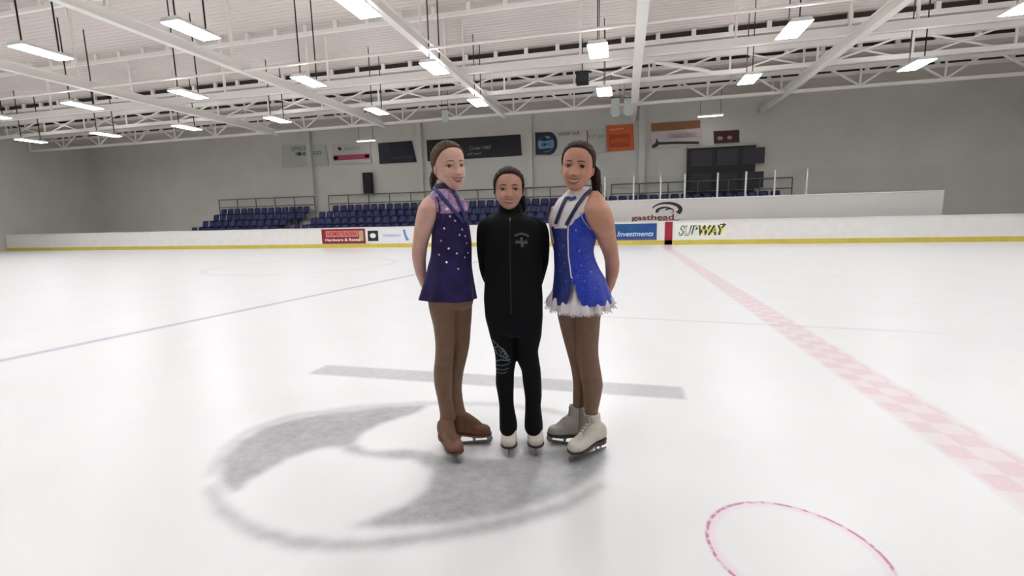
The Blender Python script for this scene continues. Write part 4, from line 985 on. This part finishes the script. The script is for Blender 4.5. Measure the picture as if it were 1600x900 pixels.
for pts, wd in (([(804, 369), (808, 366.5), (815, 365), (822, 367), (826, 370)], 3.2), ([(814.5, 371), (815, 378), (816.5, 386)], 4.2), ([(805, 379), (811, 378), (815, 380)], 4), ([(816, 381), (820, 378), (824, 380)], 4), ([(808, 374), (806, 381)], 1.4), ([(822, 374), (823.5, 381)], 1.4)):
    zp.add(*strip_on(bvJ, base, pts, wd, .002))
o = link('emblem', zp.v, zp.f, lgm, pm, True); o['label'] = 'small grey crest printed on the chest'
bvT = [bvh_of(to)]
zp = Soup()
for pts, wd in (([(770, 531), (775, 536), (780, 541), (785, 547), (790, 552), (795, 558)], 1.6), ([(773, 543), (779, 541), (786, 545), (791, 552), (792, 560)], 1.8), ([(774, 545), (777, 552), (783, 557), (790, 560)], 1.2), ([(779, 545), (782, 550), (787, 549), (789, 554), (784, 556), (782, 550)], 1.1),
                ([(775.5, 564), (783, 562), (791, 563), (797, 561)], 1.8), ([(776, 570), (785, 571), (796, 568)], 1.3), ([(776, 576), (785, 578), (795, 575)], 1.2), ([(777, 582), (785, 583), (792, 581)], 1.0), ([(786, 556), (793, 562), (797, 566)], 1.3)):
    zp.add(*strip_on(bvT, base, pts, wd, .002))
o = link('printed_motif', zp.v, zp.f, mat('motif_grey', srgb(92, 104, 110), .6), pm, True); o['label'] = 'pale grey swirling skate motif printed on the thigh'
bw = mat('boot_white', srgb(214, 208, 196), .4, noise=.08, nscale=20, spec=.5)
skate(pm, base, 'skate', tL, hL, P.at(794, 640, P.off(tL-fL*.18)), bw, 'white skate on the left of the photo', True, topr=(.030, .034))
skate(pm, base, 'skate', tR, hR, P.at(834, 640, P.off(tR-fR*.18)), bw, 'white skate on the right of the photo', True, topr=(.030, .034))

# ---------------------------------------------------------------- right skater: blue dress with white trim
P = Pose(903, 704, 2.31); base = np.array([P.base[0], P.base[1], 0.])
pr_ = empty('person', base, 'girl in bright blue sleeveless skating dress with white ruffled hem, dark ponytail, white skates', 'person', 'three skaters posing on the ice')
skR = skinmat('skin_tan', srgb(200, 148, 124), srgb(186, 134, 110))
hairR = mat('hair_brown', srgb(58, 38, 28), .55, spec=.12, col2=srgb(30, 20, 15), nscale=40, stretch=(6, 6, 1), bump=.3, bscale=60)
tors = [(292, 890, 919, .03, .045), (298, 888, 921, .03, .05), (305, 880, 927, .02, .062), (313, 872, 934, .01, .075), (325, 865, 934, 0, .085), (338, 862, 931, 0, .092), (354, 861, 930, 0, .092), (372, 863, 930, 0, .090), (390, 865, 927, 0, .084), (404, 866, 929, 0, .086), (420, 866, 935, 0, .094), (435, 867, 940, 0, .1), (450, 867, 944, 0, .104), (465, 867, 946, 0, .104)]
S = Soup(); S.add(*loft(P, tors, inset=.006))
H = Head(P, (899, 299), (907, 220.5), .02, -9, .96, 2); hv, hf = headmesh(); S.add(H.w(hv), hf+[tuple(range(96))[::-1], tuple(range(109*96, 110*96))]); ears(S, H)
S.add(*tube([H.w([(0, -.08, .30)])[0], H.w([(0, -.10, .08)])[0], P.at(904, 303, .03), P.at(903, 315, .02)], [.046, .045, .047, .052], 24))
aoff = [(298, .0), (306, -.02), (325, -.055), (350, -.05), (378, .0), (390, .03), (420, .075), (450, .13)]
aR = limb([(298, 926, 934), (303, 921, 939), (309, 917, 944), (315, 913.5, 948), (325, 911, 953.5), (336, 911.5, 957.5), (346, 915, 959.8), (356, 922, 961.3), (367, 929, 962.2), (381, 935, 964.5), (397, 942, 966.5), (410, 945, 968), (425, 946, 967), (437, 946, 963.5), (447, 945, 960), (455, 944, 956)], aoff, 1.0)
S.add(*loft(P, aR, seg=32))
S.add(*hand(P.at(949, 452, .13), -P.e*.75+np.array([0, 0, -.5]), P.n, .16, -1))
S.add(*tube([P.at(872, 325, .03), P.at(868, 345, .05), P.at(870, 375, .10), P.at(876, 400, .14), P.at(896, 432, .165), P.at(908, 446, .165)], [.033, .036, .031, .030, .025, .021], 18))
S.add(*hand(P.at(908, 446, .165), P.e*.8+np.array([0, 0, -.4]), -P.n, .155, 1))
toeF, heelF = gr(890, 723), gr(944, 701.5); fxF = (toeF-heelF)/np.linalg.norm(toeF-heelF); heelF = toeF-fxF*.235; offF = P.off(heelF+fxF*.055)
toeB, heelB = gr(856, 690.5), gr(905, 697); fxB = (toeB-heelB)/np.linalg.norm(toeB-heelB); heelB = toeB-fxB*.235; offB = P.off(heelB+fxB*.06)
legF = legrows([(466, 892, 945), (485, 893.5, 941), (495, 895.5, 938.5), (508, 897, 937.5), (526, 898.5, 936), (544, 899.5, 935), (557, 901, 935.5), (568, 903.5, 937), (580, 906, 939), (600, 909, 942), (615, 911, 940), (630, 912.5, 937), (642, 913.5, 934.5), (652, 914, 934)], 0, 480, offF, 650, 1.05)
legB = legrows([(466, 868, 908), (485, 870, 907), (495, 871.5, 906), (508, 874.5, 906), (526, 879, 906.5), (544, 884, 908), (557, 887.5, 909.5), (568, 890.5, 911), (580, 893, 912.5), (600, 895.5, 914), (615, 895, 914.5), (630, 895, 913.5), (642, 895, 912)], .04, 480, offB, 645, 1.0)
S.add(*loft(P, legF, seg=32, inset=.004)); S.add(*loft(P, legB, seg=32, inset=.004))
bv_, bf_ = remesh(S.v, S.f, .0034, 2)
B = Soup(); B.add(bv_, bf_, 0); face(B, H, 2, 3, smile=.06, open_=.036, mouthw=.158, eyeopen=1.1)
finish_part(B, 'body', [skR, eyew, MATS['iris_brown'], MATS['brow_dark'], lipm, teethm, pupil], pr_, base)
finish_part(haircap(H, hairR, pr_, .865, .035, .06), 'hair', hairR, pr_, base)
pt = [H.w([(.02, -.44, .62)])[0], H.w([(.10, -.55, .60)])[0], H.w([(.22, -.55, .50)])[0], P.at(930, 270, .06), P.at(931.5, 285, .06), P.at(932, 300, .05), P.at(938, 309, .06), P.at(944, 314, .06)]
hb = MB().tube(pt, [.016, .026, .028, .027, .024, .021, .014, .004], 16); hb.v = [tuple(np.array(q)-base) for q in hb.v]; hb.build('ponytail', hairR, pr_, True)
T = Soup(); T.add(*loft(P, legF, seg=40)); T.add(*loft(P, legB, seg=40)); T.add(*loft(P, [(450, 870, 942, 0, .092), (465, 869, 943, .01, .095), (476, 870, 942, .02, .088), (488, 876, 936, .02, .07)], seg=40))
v, f = remesh(T.v, T.f, .0045, 3); link('tights', v-base, f, mat('tights_brown', srgb(130, 102, 82), .6, noise=.1, nscale=30, spec=.3), pr_, True)
skate(pr_, base, 'skate', toeF, heelF, P.at(924.5, 645, offF), bw, 'near white skate turned to the left', True, topr=(.039, .044), wid=1.08)
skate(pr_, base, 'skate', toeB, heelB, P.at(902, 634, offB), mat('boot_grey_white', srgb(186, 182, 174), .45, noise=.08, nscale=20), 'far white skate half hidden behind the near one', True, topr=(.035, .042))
# dress
blue = mat('dress_blue', srgb(34, 66, 196), .5, col2=srgb(22, 42, 150), nscale=90, spec=.5, sheen=.06)
blued = mat('dress_blue_side', srgb(30, 48, 130), .6, col2=srgb(24, 34, 96), nscale=60)
white = mat('dress_white', srgb(226, 220, 222), .6, noise=.06, nscale=30)
dr = [(292.5, 890, 920, .03, .050), (297, 887, 922, .03, .054), (302, 882.5, 925, .025, .06), (307, 877, 929, .02, .067), (313, 871, 933, .01, .078), (325, 864.5, 932, 0, .09), (338, 861, 930, 0, .098), (354, 860, 930, 0, .098), (372, 863, 932, 0, .096), (390, 865, 928, 0, .09), (404, 865.5, 930, 0, .092), (420, 866, 937, 0, .104), (435, 865, 945.5, 0, .122), (450, 863.5, 951, 0, .138), (462, 862, 955, 0, .148), (471, 861, 957, 0, .150)]
def ripR(t, a): return .020*max(0, (t-.72)/.28)*math.sin(a*13)+.01*max(0, (t-.72)/.28)*math.sin(a*5+1)
V_, F_ = loft(P, dr, seg=150, sub=7, ripple=ripR, cap=False, nexp=2.1)
def pin(p, poly):
    return bool(inside(np.array([p]), poly)[0])
chest = [(850, 286), (930, 286), (929, 306), (921, 318), (912, 332), (906, 338), (898, 344), (893, 352), (885, 356), (868, 357), (856, 350)]
opening = [(896, 436), (899, 450), (902, 462), (911, 480), (884, 480), (890, 462), (893, 448)]
leftcol = [(856, 350), (868, 357), (886, 356), (888, 390), (890, 420), (893, 436), (892, 450), (888, 480), (850, 480)]
front = lambda c: (c-base-P.n*0)@P.n < 0
wf_, bl_, sd_ = [], [], []
for q in F_:
    c = V_[list(q)].mean(0); p = proj(c); fr_ = (c-P.base)@P.n < .0
    if p[1] < 304 or (fr_ and pin(p, chest)): wf_.append(q)
    elif fr_ and pin(p, opening): continue
    elif fr_ and pin(p, leftcol): sd_.append(q)
    else: bl_.append(q)
v, f = compact(V_, wf_); yo = shell(link('dress_bib', v-base, f, white, pr_, True)); yo['label'] = 'white collar and chest panel of the dress'
v, f = compact(V_, bl_+sd_); do = link('dress', v-base, f, [blue, blued], pr_, True, [0]*len(bl_)+[1]*len(sd_)); shell(do); do['label'] = 'bright blue sequined dress with an open front overskirt'
# white ruffle underskirt
def ripW(t, a): return (.02+.05*t)*math.sin(a*17)*(.3+t)*.8+.02*t*math.sin(a*41+1)
ru = [(430, 870, 938, 0, .09), (445, 866, 944, 0, .105), (458, 862, 951, 0, .125), (468, 857, 957, 0, .150), (476, 856, 958, 0, .158)]
V2, F2 = loft(P, ru, seg=200, sub=6, ripple=ripW, cap=False)
# hem line lower at the front than at the sides
nv = []
for i, p in enumerate(V2):
    ring = (i//200)/(len(V2)//200-1); a = 2*math.pi*(i % 200)/200; sag = max(0, -math.sin(a))**.7
    nv.append(p+np.array([0, 0, -.020*ring**2*sag+.012*ring**2*(1-sag)]))
V2 = np.array(nv)
uo = shell(link('ruffle_skirt', V2-base, F2, white, pr_, True)); uo['label'] = 'white ruffled underskirt showing below the hem and in the front opening'
fur = Soup()
last = V2[-200:]
for i in range(0, 200):
    p = last[i]; cdir = p-(P.base+np.array([0, 0, p[2]])); cdir /= np.linalg.norm(cdir)
    for k in range(2):
        d = cdir*rng.uniform(.2, 1)+np.array([rng.uniform(-.4, .4), rng.uniform(-.4, .4), -rng.uniform(.3, 1.2)]); d /= np.linalg.norm(d)
        fur.add(*tube([p-d*.004, p+d*.007, p+d*rng.uniform(.009, .017)], [.0018, .0014, .0004], 4))
# loose feathery wisps at both sides of the hem
fo = link('hem_fringe', fur.v-base, fur.f, white, uo, True)
fo['label'] = 'white feathery fringe along the hem'; fo['kind'] = 'stuff'
bvD = [bvh_of(do), bvh_of(yo)]
Sx = Soup(); Sx.add(*strip_on(bvD, base, [(888, 346), (887.5, 370), (888.5, 400), (891, 418), (893, 434)], 2.0, .003, 8)); link('front_trim', Sx.v, Sx.f, white, pr_, True)
Sx = Soup(); Sx.add(*strip_on(bvD, base, [(906, 332), (911, 344), (920, 356), (931, 364)], 2.0, .003)); link('armhole_trim', Sx.v, Sx.f, mat('trim_paleblue', srgb(150, 160, 214), .5), pr_, True)
Sx = Soup(); Sx.add(*strip_on(bvD, base, [(861, 338), (860, 350), (863, 365), (866, 380)], 2.4, .003)); link('armhole_trim', Sx.v, Sx.f, white, pr_, True)
rb = mat('medal_ribbon_dark', srgb(24, 28, 66), .5)
Sx = Soup(); Sx.add(*strip_on(bvD, base, [(923, 297), (914, 306), (903, 320), (895, 333), (888, 346), (885, 352)], 5.5, .006)); Sx.add(*strip_on(bvD, base, [(886, 309), (881, 318), (876, 330), (872, 341), (869, 350)], 5.0, .006))
o = link('medal_ribbon', Sx.v, Sx.f, rb, pr_, True); shell(o, .0012); o['label'] = 'dark navy medal ribbon hanging in two bands on the white chest'
Sx = Soup(); Sx.add(*strip_on(bvD, base, [(886, 309), (893, 312), (900, 309)], 5, .004)); link('chest_motif', Sx.v, Sx.f, blued, pr_, True)
for x, y in [(893.5, 434.5), (872, 372), (880, 384), (874, 398), (882, 412), (875, 424), (884, 440), (900, 360), (912, 372), (905, 392), (918, 400), (908, 415), (924, 425), (913, 440), (930, 450), (903, 430)]:
    g_ = gem(bvD, base, x, y, .0045)
    if g_: link('rhinestone', g_[0], g_[1], mat('rhinestone_blue', srgb(130, 150, 220), .2, metal=.5), do)
